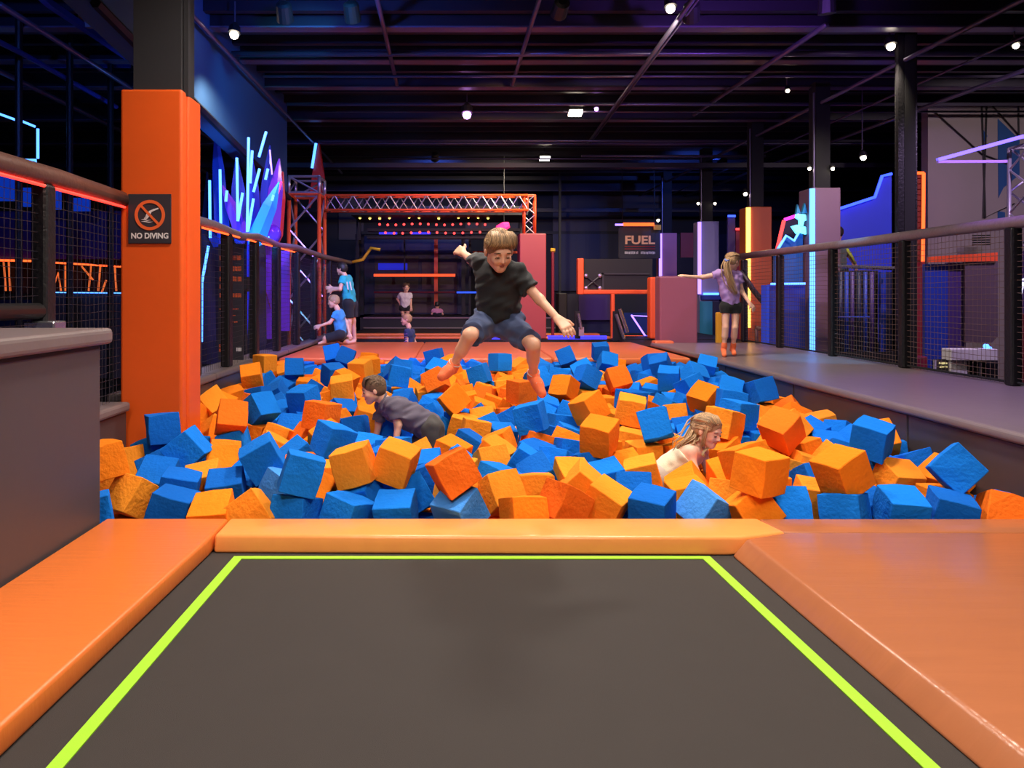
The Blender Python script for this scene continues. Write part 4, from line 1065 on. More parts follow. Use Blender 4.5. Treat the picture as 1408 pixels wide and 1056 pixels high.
class Head:
    def __init__(s, c, hh, fwd, up=(0, 0, 1)):
        s.c = Vector(c); s.hh = hh; s.R = frame(fwd, up); s.M = Matrix(s.R.tolist())
    def w(s, x, y, z): return s.c + s.M @ (Vector((x, y, z)) * s.hh)
    def prims(s, neck=None, nr=.2):
        q = s.hh; R = s.R; w = s.w
        E = lambda c, r, k=.06, **kw: el(w(*c), tuple(v * q for v in r), R, k * q, **kw)
        C = lambda a, b, ra, rb, k=.06, **kw: rc(w(*a), w(*b), ra * q, rb * q, k * q, **kw)
        L = [E((0, -.07, .13), (.345, .42, .36)), E((0, .08, -.10), (.275, .29, .34), .10), E((0, .225, -.375), (.11, .10, .10), .12),
             C((-.20, .0, -.24), (-.04, .22, -.38), .10, .09, .10), C((.20, .0, -.24), (.04, .22, -.38), .10, .09, .10),
             E((-.135, .24, -.14), (.12, .10, .11), .10), E((.135, .24, -.14), (.12, .10, .11), .10),
             C((-.13, .315, .07), (.13, .315, .07), .05, .05, .08),
             E((-.135, .40, -.005), (.075, .07, .045), .06, op='sub'), E((.135, .40, -.005), (.075, .07, .045), .06, op='sub'),
             C((0, .345, .02), (0, .425, -.135), .028, .042, .05), E((-.045, .385, -.15), (.032, .035, .026), .03), E((.045, .385, -.15), (.032, .035, .026), .03),
             E((0, .315, -.265), (.105, .05, .02), .02, op='sub'), E((0, .335, -.245), (.095, .036, .022), .02), E((0, .325, -.292), (.08, .038, .026), .02),
             E((-.355, -.04, -.04), (.035, .075, .115), .03), E((.355, -.04, -.04), (.035, .075, .115), .03)]
        if neck is not None: L.append(rc(w(0, -.10, -.22), neck, nr * q, nr * 1.12 * q, .10 * q))
        return L
    def features(s, par, eye_m, brow_m, lip_m, look=(0, 1, -.3), closed=.4, skin=None):
        q = s.hh
        g = Vector(look).normalized()
        for sx in (-1, 1):
            c = s.w(sx * .135, .315, -.008)
            e = MB().sphere(c, .052 * q, 14, 10)
            eo = build(e, 'eye', M['eyewhite'], par, smooth=True)
            d = s.M @ g
            cc = c + d * .046 * q
            build(MB().sphere(cc, .030 * q, 10, 8), 'iris', eye_m, eo, smooth=True)
            if closed > .7 and skin:
                build(MB().sphere(c, .0565 * q, 14, 10), 'eyelid', skin, par, smooth=True)
            lid = [s.w(sx * (.135 + .075 * u), .374 - .02 * u * u - .012 * abs(u), .020 - closed * .05 - .030 * u * u) for u in (-1, -.5, 0, .5, 1)]
            build(MB().tube(lid, [.006 * q, .011 * q, .013 * q, .011 * q, .006 * q], 6), 'eyelash', brow_m, par, smooth=True)
            br = [s.w(sx * (.135 + .095 * u), .372 - .03 * (u + .3) ** 2, .095 - .022 * u * u) for u in (-1, -.4, .2, .8, 1.1)]
            build(MB().tube(br, [.008 * q, .016 * q, .016 * q, .010 * q, .005 * q], 6), 'eyebrow', brow_m, par, smooth=True)
        lipu = [s.w(u * .095, .372 - .05 * u * u, -.250 + .006 * math.cos(u * 6) - .008 * u * u) for u in (-1, -.5, 0, .5, 1)]
        build(MB().tube(lipu, [.006 * q, .014 * q, .015 * q, .014 * q, .006 * q], 6), 'lip', lip_m, par, smooth=True)
        lipl = [s.w(u * .08, .364 - .05 * u * u, -.290 + .012 * u * u) for u in (-1, -.5, 0, .5, 1)]
        build(MB().tube(lipl, [.006 * q, .016 * q, .019 * q, .016 * q, .006 * q], 6), 'lip', lip_m, par, smooth=True)
    def hair(s, par, h, m, style='short', seed=1, n=420, fringe=.24, top=.06):
        q = s.hh; R = s.R; w = s.w
        rnd = random.Random(seed)
        E = lambda c, r, k=.05, **kw: el(w(*c), tuple(v * q for v in r), R, k * q, **kw)
        L = [E((0, -.085, .15), (.375, .445, .375 + top * .5)), E((0, -.16, -.02), (.365, .36, .30), .08)]
        # clear the face, the ears and the nape
        L += [E((0, .52, -.14), (.34, .36, .40), .05, op='sub'), E((-.40, .10, -.16), (.14, .18, .17), .03, op='sub'), E((.40, .10, -.16), (.14, .18, .17), .03, op='sub'),
              E((0, -.25, -.52), (.5, .4, .26), .05, op='sub')]
        cap = sdf_obj(L, h, 'hair', m, par)
        # strands lying over the cap, sweeping from the crown
        mbs = [MB(), MB(), MB()]
        for i in range(n // 4):
            x = rnd.uniform(-1, 1); j_ = rnd.uniform(-.03, .03); e_ = .235 + rnd.uniform(-.045, .04) - .05 * x * x
            sw = rnd.uniform(-.06, .06) + .05
            pts = [w(x * .26 + j_, .02, .51 + top * .5), w(x * .32 + j_, .22, .44 + top * .4 + rnd.uniform(0, .03)), w(x * .345 + j_ + sw * .4, .335 - .05 * x * x, .32), w(x * .34 + j_ + sw, .352 - .09 * x * x, e_)]
            if style != 'short':
                pts = [w(x * .30 + j_, .325 - .10 * x * x, .345 - .12 * x * x), w(x * .39 + j_, .08, .545 - .19 * x * x), w(x * .41 + j_, -.26, .47 - .17 * x * x), w(x * .18 + j_, -.54, .16)]
            if style != 'short' and i % 2:
                s_ = 1 if x > 0 else -1; z_ = rnd.uniform(.0, .36)
                pts = [w(s_ * (.285 + .03 * rnd.random()), .25 - .10 * abs(z_ - .15), .10 + z_ * .6), w(s_ * (.395 - .12 * max(0, z_ - .15)), .02, .06 + z_ * .95), w(s_ * (.37 - .1 * max(0, z_ - .15)), -.27, .0 + z_ * .9), w(s_ * .17, -.52, .0 + z_ * .3)]
            rr = q * rnd.uniform(.009, .016)
            mbs[i % 3].tube(pts, [rr * .6, rr, rr, rr * .2], 4)
        crown = Vector((.05, -.28, .42))
        for i in range(n):
            th = rnd.uniform(0, 2 * PI); ph = math.acos(rnd.uniform(-.15, 1))
            d = Vector((math.sin(ph) * math.cos(th), math.sin(ph) * math.sin(th), math.cos(ph)))
            if d.y > .55 and d.z < .45 - .2 * rnd.random(): continue
            if abs(d.x) > .75 and d.z < .12 and d.y > -.1: continue
            pts = []
            flow = (d - crown.normalized() * d.dot(crown.normalized()))
            if flow.length < .05: continue
            flow.normalize(); flow += Vector((rnd.uniform(-.18, .18), rnd.uniform(0, .35), -.12)); ln = rnd.uniform(.30, .60)
            for j in range(4):
                dd = (d + flow * (j / 3 - .4) * ln).normalized()
                lift = .99 + (top * .35 if d.z > .6 else .02) * math.sin(j / 3 * PI) + rnd.uniform(0, .012)
                if j == 3: lift += rnd.uniform(-.03, .03)
                pts.append(w(dd.x * .378 * lift, -.085 + dd.y * .448 * lift, .15 + dd.z * (.378 + top * .5) * lift))
            rr = q * rnd.uniform(.008, .014)
            mbs[rnd.choice((0, 0, 1, 2))].tube(pts, [rr * .6, rr, rr * .85, rr * .15], 4)
        for mb, k_ in zip(mbs, (1.0, 1.45, .62)):
            build(mb, 'strands', hair_shade(m, k_), cap, smooth=True, kind='stuff')
        return cap

def hand(w_, d, nrm, L, thumb_side, curl=(.35, .5), spread=.12, k=.006, kp=.012):
    """five fingered hand: wrist, direction, back-of-hand normal"""
    d = Vector(d).normalized(); n = Vector(nrm); n = (n - d * n.dot(d)).normalized(); s_ = d.cross(n) * thumb_side
    w_ = Vector(w_); out = []
    pl = .50 * L; hw = .19 * L
    for u in (-1, -.33, .33, 1):
        out.append(rc(w_ + s_ * u * hw * .55, w_ + d * pl + s_ * u * hw, .105 * L, .088 * L, kp))
    lens = [.33, .43, .46, .42]; us = [-1.05, -.36, .33, 1.0]
    for u, ln in zip(us, lens):
        b = w_ + d * pl * .97 + s_ * u * hw
        fd = (d + s_ * u * spread).normalized()
        segs = [.48, .30, .22]; ang = 0
        r = .066 * L if u < 1 else .066 * L
        for q, sg in enumerate(segs):
            ang += curl[0] if q == 0 else curl[1] * (.9 if q == 1 else .6)
            v = (fd * math.cos(ang) - n * math.sin(ang))
            e = b + v * ln * L * sg
            out.append(rc(b, e, r, r * .93, k)); b = e; r *= .93
    tb = w_ + d * pl * .28 + s_ * hw * .9
    td = (d * .62 + s_ * .75 - n * .18).normalized()
    e1 = tb + td * .24 * L; td2 = (d * .85 + s_ * .45 - n * .25).normalized(); e2 = e1 + td2 * .20 * L
    out += [rc(tb, e1, .092 * L, .075 * L, kp), rc(e1, e2, .074 * L, .062 * L, k)]
    return out

def limb(a, b, c, r0, r1, r2, k=.02, bulge=0.0):
    L = [rc(a, b, r0, r1, k), rc(b, c, r1, r2, k)]
    if bulge:
        m_ = Vector(b) + (Vector(c) - Vector(b)) * .3
        L.append(rc(Vector(b) + (Vector(c) - Vector(b)) * .18, Vector(b) + (Vector(c) - Vector(b)) * .48, r1 * .92, r1 * .9 + bulge, k))
    return L

def torso(sL, sR, hL, hR, s=1.0, chest=.078, waist=.066, hip=.075, k=.05):
    sL, sR, hL, hR = map(Vector, (sL, sR, hL, hR))
    ms, mh = (sL + sR) / 2, (hL + hR) / 2
    out = []
    for u in (.20, .5, .80):
        a = sL.lerp(sR, u) + (mh - ms) * .06; b = hL.lerp(hR, u); m_ = a.lerp(b, .55)
        m_ = m_ + ((ms.lerp(mh, .55)) - m_) * .22
        out += [rc(a + (b - a) * .16, m_, chest * s, waist * s, k * s), rc(m_, b, waist * s, hip * s, k * s)]
    out.append(rc(sL, sR, .046 * s, .046 * s, k * s))
    return out

def grow(ps, e, cut=()):
    out = []
    for p in ps:
        p = dict(p)
        if p['t'] == 'rc': p['ra'] += e; p['rb'] += e
        else: p['r'] = tuple(v + e for v in p['r'])
        if cut: p['cut'] = tuple(p.get('cut', ())) + tuple(cut)
        out.append(p)
    return out

def sleeve(a, b, frac, r0, r1, k=.02):
    """upper-arm or leg tube cut cleanly at a fraction of the way down"""
    a, b = Vector(a), Vector(b); d = b - a; e = a + d * frac; u = d.normalized()
    return rc(a, a + d * min(frac + .25, 1.6), r0, r0 + (r1 - r0) * 1.2, k, cut=((e, u),))

def skin_mat(name, rgb):
    if name in MATS: return MATS[name]
    m = mat(name, rgb, .5, var=.05, scale=18, bump=.05, bscale=120)
    b = m.node_tree.nodes['Principled BSDF']
    b.inputs['Subsurface Weight'].default_value = .12
    b.inputs['Subsurface Radius'].default_value = (.02, .008, .004)
    return m
def cloth(name, rgb, var=.08): return mat(name, rgb, .85, var=var, scale=14, bump=.15, bscale=160, sheen=.1)
M['eyewhite'] = mat('eye_white', (225, 215, 210), .3)
SK = skin_mat('skin_fair', (236, 178, 150)); SK2 = skin_mat('skin_pale', (238, 186, 164))
EYE = mat('iris_dark', (50, 42, 40), .25); LIP = mat('lip_pink', (196, 104, 98), .5); BROW = mat('brow_brown', (98, 70, 50), .8)
HB = mat('hair_sandy', (150, 116, 82), .55, var=.35, scale=30, stretch=(1, 1, .25)); HBR = mat('hair_brown', (104, 78, 58), .55, var=.3, scale=30)
HBL = mat('hair_blonde', (176, 142, 106), .55, var=.3, scale=30); HDK = mat('hair_dark', (40, 32, 30), .5, var=.3, scale=30)
SOCK = cloth('orange_sock', (250, 116, 70)); SOCKW = cloth('sock_print', (240, 210, 200))

# ------------------------------------------------------------------ 1: the jumping boy
def boy_jumping():
    h = .0042
    t = thing('person', 'sandy haired boy in black t-shirt and navy shorts leaping over the foam pit', 'person', P(685, 545, 4.2))
    sR, sL = P(663, 363, 4.30), P(709, 376, 4.16)          # his right is on the left of the picture
    eR, wR = P(647.5, 356.5, 4.47), P(636.5, 348, 4.63)
    eL, wL = P(742, 412, 4.10), P(767.5, 439, 4.02)
    hR, hL = P(668.5, 445, 4.33), P(700.5, 447, 4.31)
    kR, aR = P(646, 461, 4.05), P(623, 503, 4.16)
    kL, aL = P(733, 474, 4.04), P(733.5, 515, 4.22)
    tR, tL = P(607.5, 518, 4.06), P(745, 541, 4.12)
    neck = (sR + sL) / 2 + Vector((-.005, 0, .015))
    hd = Head(P(686.5, 345.5, 4.10), .216, (.26, -1, -.50), (.05, -.3, 1))
    T = torso(sR, sL, hR, hL, 1.0, .070, .062, .062)
    arms = limb(sR, eR, wR, .035, .028, .020) + limb(sL, eL, wL, .035, .028, .020)
    hands = hand(wR, (wR - eR).normalized() + Vector((-.35, 0, .20)), (0, -1, .1), .125, 1, (.45, .5), .16) + \
            hand(wL, (wL - eL).normalized() + Vector((.10, -.15, -.12)), (.35, -.9, .45), .135, -1, (.25, .40), .20)
    legs = limb(hR, kR, aR, .062, .038, .023, bulge=.001) + limb(hL, kL, aL, .062, .038, .023, bulge=.001)
    legs += [el(kR + Vector((0, -.010, .0)), (.034, .032, .036)), el(kL + Vector((0, -.010, .0)), (.034, .032, .036))]
    def foot(a, tt):
        d = (tt - a).normalized(); heel = a - d * .01 + (a - (kR if a is aR else kL)).normalized() * .028
        return [rc(heel, a + d * .08, .027, .026), rc(a + d * .06, tt, .027, .022), rc(a, heel, .026, .027)]
    feet = foot(aR, tR) + foot(aL, tL)
    sdf_obj(T + arms + hands + legs + feet + hd.prims(neck), h, 'body', SK, t)
    hd.features(t, EYE, BROW, LIP, look=(0, .8, -.6), closed=1.0, skin=SK)
    hd.hair(t, .0055, HB, seed=3, n=1500, top=.10)
    up = (neck - (hR + hL) / 2).normalized(); mh = (hR + hL) / 2
    SH = grow(T, .019, cut=((mh + up * .034, -up),)) + [sleeve(sR, eR, .74, .050, .050, .03), sleeve(sL, eL, .60, .052, .056, .03)]
    sdf_obj(SH, h, 'shirt', cloth('black_tshirt', (30, 30, 34)), t, folds=(.007, 75, 2))
    collar = []
    cdir = (hd.c - neck).normalized()
    ring_ = frame(cdir, (0, 1, 0)); cc = neck + cdir * .028
    a_, b_ = Vector(ring_[:, 0].tolist()), Vector(ring_[:, 2].tolist())
    build(MB().tube([cc + (a_ * math.cos(q * PI / 8) * .058 + b_ * math.sin(q * PI / 8) * .055) for q in range(17)], .009, 6), 'collar', cloth('black_tshirt', (30, 30, 34)), t, smooth=True)
    shorts_m = cloth('navy_shorts', (62, 74, 112))
    pel = [rc(hR + up * .05, hL + up * .05, .074, .074, .04, cut=((mh + up * .075, up),)), rc(hR, hL, .080, .080, .04)]
    sdf_obj(grow(pel, .0) + [sleeve(hR, kR, .86, .080, .070, .04), sleeve(hL, kL, .84, .080, .070, .04)], h, 'shorts', shorts_m, t, folds=(.006, 75, 5))
    for a, tt, k_ in ((aR, tR, kR), (aL, tL, kL)):
        fp = grow(foot(a, tt), .004) + [rc(a, a + (k_ - a).normalized() * .028, .031, .031, .02, cut=((a + (k_ - a).normalized() * .028, (k_ - a).normalized()),))]
        so = sdf_obj(fp, h, 'sock', SOCK, t)
        u_ = (k_ - a).normalized(); fr = frame(u_, (0, 1, 0)); a1, b1 = Vector(fr[:, 0].tolist()), Vector(fr[:, 2].tolist())
        build(MB().tube([a + u_ * .022 + (a1 * math.cos(q * PI / 8) + b1 * math.sin(q * PI / 8)) * .0335 for q in range(17)], .0045, 6), 'cuff_stripe', SOCKW, so, smooth=True)
        d_ = (tt - a).normalized(); mid = a.lerp(tt, .55); nrm = Vector((0, -1, .25)).normalized()
        mb = MB()
        for q in range(5):
            p0 = mid + Vector((-.014 + q * .007, 0, 0)) + nrm * .031
            mb.tube([p0, p0 + Vector((.002, 0, .010))], .0016, 4)
        build(mb, 'sock_print', SOCKW, so)
boy_jumping()

# ------------------------------------------------------------------ 2: the crawling boy in the pit
def boy_crawling():
    h = .0055; Y = 5.9
    t = thing('person', 'brown haired boy in a grey t-shirt crawling on hands and knees across the foam', 'person', P(555, 620, Y))
    q = lambda x, y, dy=0: P(470 + x / 7.04, 490 + y / 7.04, Y + dy)
    sN, sF = q(490, 470, -.13), q(400, 470, .12)
    eN, wN = q(545, 660, -.15), q(520, 850, -.17)
    eF, wF = q(360, 640, .13), q(330, 790, .10)
    hN, hF = q(870, 690, -.08), q(855, 690, .09)
    kN, kF = q(930, 950, -.10), q(690, 960, .08)
    aN, aF = q(1100, 1010, -.10), q(880, 1040, .08)
    neck = q(425, 430, 0)
    hd = Head(q(300, 325, -.02), .215, (-1, -.22, -.22), (-.10, 0, 1))
    T = torso(sN, sF, hN, hF, 1.0, .080, .074, .082)
    body = T + limb(sN, eN, wN, .036, .030, .022) + limb(sF, eF, wF, .036, .030, .022)
    body += hand(wN, (-.25, -.1, -1), (-.9, -.3, .2), .125, 1, (.3, .3)) + hand(wF, (-.3, .1, -1), (-.9, .3, .2), .125, -1, (.3, .3))
    body += limb(hN, kN, aN, .068, .05, .03) + limb(hF, kF, aF, .068, .05, .03)
    body += [rc(aN, aN + Vector((.12, 0, -.04)), .03, .022), rc(aF, aF + Vector((.12, 0, -.04)), .03, .022)]
    sdf_obj(body + hd.prims(neck), h, 'body', SK, t)
    hd.features(t, EYE, BROW, LIP, look=(0, 1, -.35), closed=.5)
    hd.hair(t, .0065, HBR, seed=5, n=900, top=.03)
    ax = ((hN + hF) / 2 - neck).normalized()
    SH = grow(T, .018, cut=(((hN + hF) / 2 + ax * .01, ax),)) + [sleeve(sN, eN, .70, .056, .062, .03), sleeve(sF, eF, .85, .054, .058, .03)]
    tee = cloth('grey_tshirt', (98, 90, 108))
    sdf_obj(SH, h, 'shirt', tee, t, folds=(.008, 75, 8))
    col_ = neck + (hd.w(0, -.1, -.25) - neck) * .35
    fr = frame((hd.w(0, -.1, -.25) - neck), (0, 1, 0)); a1, b1 = Vector(fr[:, 0].tolist()), Vector(fr[:, 2].tolist())
    build(MB().tube([col_ + (a1 * math.cos(i * PI / 8) + b1 * math.sin(i * PI / 8)) * .056 for i in range(17)], .008, 6), 'collar', tee, t, smooth=True)
    sh = [rc(hN, hF, .092, .092, .04), sleeve(hN, kN, .92, .090, .078, .04), sleeve(hF, kF, .92, .090, .078, .04)]
    sdf_obj(sh, h, 'shorts', cloth('charcoal_shorts', (74, 70, 70)), t, folds=(.005, 60, 9))
boy_crawling()

def long_strands(par, paths, m, name='hair_lock', n=10, r=.006, spread=.016, seed=2):
    rnd = random.Random(seed); mb = MB()
    for i in range(n):
        o = Vector((rnd.gauss(0, 1), rnd.gauss(0, 1), rnd.gauss(0, 1))) * spread
        pts = []
        L = len(paths)
        for j, p in enumerate(paths):
            pts.append(Vector(p) + o * (.6 + .4 * math.sin(PI * j / (L - 1))) + Vector((rnd.gauss(0, .15), rnd.gauss(0, .15), 0)) * spread)
        pp = []
        for j in range(len(pts) - 1):
            pp += [pts[j], pts[j].lerp(pts[j + 1], .5)]
        pp.append(pts[-1])
        rr = [r * (1 - .8 * (k_ / (len(pp) - 1)) ** 2) for k_ in range(len(pp))]
        mb.tube(pp, rr, 5)
    return build(mb, name, m, par, smooth=True, kind='stuff')

# ------------------------------------------------------------------ 3: the girl in the pit
def girl_in_pit():
    h = .005; Y = 4.95
    t = thing('person', 'blonde girl in a pale strappy top leaning forward half sunk in the foam', 'person', P(945, 670, Y))
    q = lambda x, y, dy=0: P(880 + x / 8.12, 540 + y / 8.12, Y + dy)
    hd = Head(q(760, 425, -.04), .216, (.66, -.76, -.28), (.10, 0, 1))
    neck = q(640, 600, 0)
    sN, sF = q(560, 660, -.11), q(690, 650, .12)
    hN, hF = q(180, 960, -.05), q(250, 930, .13)
    eN, wN = q(600, 860, -.16), q(720, 1010, -.18)
    eF, wF = q(760, 860, .14), q(860, 1000, .10)
    T = torso(sN, sF, hN, hF, 1.0, .074, .064, .076)
    body = T + limb(sN, eN, wN, .035, .029, .021) + limb(sF, eF, wF, .035, .029, .021)
    body += hand(wN, (.6, -.1, -.8), (-.3, -.9, .2), .12, 1) + hand(wF, (.6, .1, -.8), (-.3, .9, .2), .12, -1)
    kN, kF = q(330, 1350, -.08), q(420, 1330, .14); aN, aF = q(60, 1450, -.08), q(150, 1430, .14)
    body += limb(hN, kN, aN, .066, .048, .03) + limb(hF, kF, aF, .066, .048, .03) + [rc(aN, aN + Vector((-.12, 0, -.03)), .028, .02), rc(aF, aF + Vector((-.12, 0, -.03)), .028, .02)]
    sdf_obj(body + hd.prims(neck, .17), h, 'body', SK2, t)
    hd.features(t, EYE, BROW, LIP, look=(.1, 1, -.5), closed=.85, skin=SK2)
    cap = hd.hair(t, .006, HBL, style='long', seed=9, n=900, top=.02)
    ax = ((hN + hF) / 2 - neck).normalized()
    top_m = cloth('pale_top', (222, 216, 190))
    cutp = neck + ax * .115
    SH = grow(T, .016, cut=((cutp, -ax),))
    sdf_obj(SH, h, 'top', top_m, t, folds=(.002, 70, 4))
    for s_ in (sN.lerp(sF, .22), sN.lerp(sF, .78)):
        nrm = Vector((0, 0, 1))
        build(MB().tube([s_ + ax * .13 + nrm * .085, s_ + ax * .05 + nrm * .076, s_ - ax * .01 + nrm * .052, s_ - ax * .055 - nrm * .02], .006, 6), 'strap', top_m, t, smooth=True)
    sdf_obj(grow([rc(hN, hF, .088, .088, .04)], 0) + [sleeve(hN, kN, .5, .088, .08, .04), sleeve(hF, kF, .5, .088, .08, .04)], .008, 'shorts', cloth('pale_shorts', (180, 170, 160)), t)
    # long hair falling behind the ear and over the back
    long_strands(cap, [hd.w(-.20, -.36, .20), hd.w(-.12, -.48, -.15), q(560, 540, -.06), q(470, 590, -.06), q(420, 640, -.05)], HBL, n=46, r=.006, spread=.022)
    long_strands(cap, [hd.w(-.34, .10, .22), hd.w(-.37, .13, -.10), hd.w(-.30, .12, -.42), q(700, 680, -.13), q(725, 725, -.14)], HBL, n=9, r=.004, spread=.008, seed=4)
    long_strands(cap, [hd.w(.34, .10, .22), hd.w(.36, .10, -.10), hd.w(.28, .08, -.42), q(735, 690, .05)], HBL, n=9, r=.004, spread=.008, seed=6)
    long_strands(cap, [hd.w(-.05, -.40, .30), hd.w(-.14, -.58, .10), hd.w(-.16, -.52, -.2), q(545, 480, 0)], HBL, n=24, r=.007, spread=.016, seed=5)
girl_in_pit()

# ------------------------------------------------------------------ 4: the girl on the walkway, seen from behind
def girl_walking():
    h = .0075; Y = 9.4
    t = thing('person', 'girl in lilac t-shirt and black shorts walking on the walkway with one arm out', 'person', P(1005, 490, Y))
    q = lambda x, y, dy=0: P(920 + x / 6.214, 330 + y / 6.214, Y + dy)
    hd = Head(q(545, 182, 0), .215, (.85, .45, -.25), (0, 0, 1))
    neck = q(515, 262, .0)
    sL, sR = q(430, 290, -.02), q(585, 300, .02)
    eL, wL = q(285, 318, .04), q(160, 312, .02); eR, wR = q(622, 440, .03), q(688, 540, -.06)
    hL, hR = q(485, 575, 0), q(570, 575, .02)
    kL, kR = q(482, 745, -.02), q(562, 745, .0); aL, aR = q(470, 905, .02), q(548, 905, .10)
    tL, tR = q(472, 985, -.09), q(556, 970, -.0)
    T = torso(sL, sR, hL, hR, 1.0, .068, .058, .054)
    body = T + limb(sL, eL, wL, .036, .029, .021) + limb(sR, eR, wR, .036, .029, .021)
    body += hand(wL, (-1, -.1, .15), (0, -.3, 1), .135, 1, (.15, .2)) + hand(wR, (.55, -.1, -.75), (.5, -.8, .2), .135, 1, (.25, .3), .18)
    legs = limb(hL, kL, aL, .056, .039, .025, bulge=.005) + limb(hR, kR, aR, .056, .039, .025, bulge=.005)
    def ft(a, tt): return [rc(a, a + Vector((0, .02, -.045)), .028, .028), rc(a + Vector((0, .02, -.05)), tt, .028, .024)]
    sdf_obj(body + legs + ft(aL, tL) + ft(aR, tR) + hd.prims(neck, .17), h, 'body', SK2, t)
    hd.features(t, EYE, BROW, LIP)
    cap = hd.hair(t, .008, HBL, style='long', seed=12, n=320, top=.02)
    sh_m = cloth('lilac_tshirt', (172, 138, 206))
    up = (neck - (hL + hR) / 2).normalized()
    sdf_obj(grow(T, .014, cut=(((hL + hR) / 2 + up * .05, -up),)) + [sleeve(sL, eL, .42, .052, .056, .03), sleeve(sR, eR, .48, .052, .056, .03)], h, 'shirt', sh_m, t, folds=(.006, 60, 3))
    sdf_obj([rc(hL + up * .03, hR + up * .03, .066, .066, .04), rc(hL, hR, .070, .070, .04), sleeve(hL, kL, .30, .072, .068, .03), sleeve(hR, kR, .30, .072, .068, .03)], h, 'shorts', cloth('black_shorts', (22, 22, 26)), t)
    for a, tt, k_ in ((aL, tL, kL), (aR, tR, kR)):
        u_ = (k_ - a).normalized()
        sdf_obj(grow(ft(a, tt), .005) + [rc(a, a + u_ * .05, .033, .034, .02, cut=((a + u_ * .045, u_),))], h, 'sock', SOCK, t)
    # long pony tail down the back
    long_strands(cap, [q(505, 160, -.10), q(488, 215, -.13), q(500, 290, -.13), q(520, 350, -.125), q(545, 410, -.12), q(575, 455, -.12)], HBL, n=40, r=.008, spread=.020)
    build(MB().tube([q(478, 165, -.10), q(490, 180, -.15), q(510, 172, -.13)], .014, 6), 'hair_tie', mat('hair_tie_blue', (120, 140, 220), .6), cap, smooth=True)
girl_walking()

# ------------------------------------------------------------------ smaller figures in the far court
def child(label, J, hh, fwd, up, shirt, shirt_rgb, pants, pants_rgb, hair_m, skin, h=.011, pant_frac=.55, sleeve_f=.5, hair_n=140, s=1.0, look_feat=True, sock=None, sit=False):
    t = thing('person', label, 'person', J['base'])
    hd = Head(J['head'], hh, fwd, up)
    T = torso(J['sL'], J['sR'], J['hL'], J['hR'], s)
    body = T + limb(J['sL'], J['eL'], J['wL'], .037 * s, .031 * s, .023 * s) + limb(J['sR'], J['eR'], J['wR'], .037 * s, .031 * s, .023 * s)
    for k_ in 'LR':
        e_, w_ = J['e' + k_], J['w' + k_]
        body += hand(w_, (w_ - e_), (0, -1, .3) if abs((w_ - e_).normalized().y) < .8 else (0, 0, 1), .135 * s, 1 if k_ == 'R' else -1, (.3, .3))
    body += limb(J['hL'], J['kL'], J['aL'], .07 * s, .05 * s, .03 * s) + limb(J['hR'], J['kR'], J['aR'], .07 * s, .05 * s, .03 * s)
    for k_ in 'LR':
        a_ = J['a' + k_]; body += [rc(a_, a_ + Vector(J.get('foot', (0, -.12, -.03))), .03 * s, .024 * s)]
    sdf_obj(body + hd.prims(J['neck']), h, 'body', skin, t)
    hd.features(t, EYE, BROW, LIP)
    hd.hair(t, h * .9, hair_m, seed=hash(label) % 97 if False else len(label), n=hair_n, top=.03)
    mh = (J['hL'] + J['hR']) / 2; u_ = (J['neck'] - mh).normalized()
    sdf_obj(grow(T, .014, cut=((mh + u_ * .04, -u_),)) + [sleeve(J['sL'], J['eL'], sleeve_f, .054 * s, .058 * s, .03), sleeve(J['sR'], J['eR'], sleeve_f, .054 * s, .058 * s, .03)], h, 'shirt', cloth(shirt, shirt_rgb), t, folds=(.004, 50, 6))
    sdf_obj([rc(J['hL'] + u_ * .03, J['hR'] + u_ * .03, .080 * s, .080 * s, .04), rc(J['hL'], J['hR'], .086 * s, .086 * s, .04), sleeve(J['hL'], J['kL'], pant_frac, .086 * s, .08 * s, .04), sleeve(J['hR'], J['kR'], pant_frac, .086 * s, .08 * s, .04)], h, 'shorts', cloth(pants, pants_rgb), t)
    return t

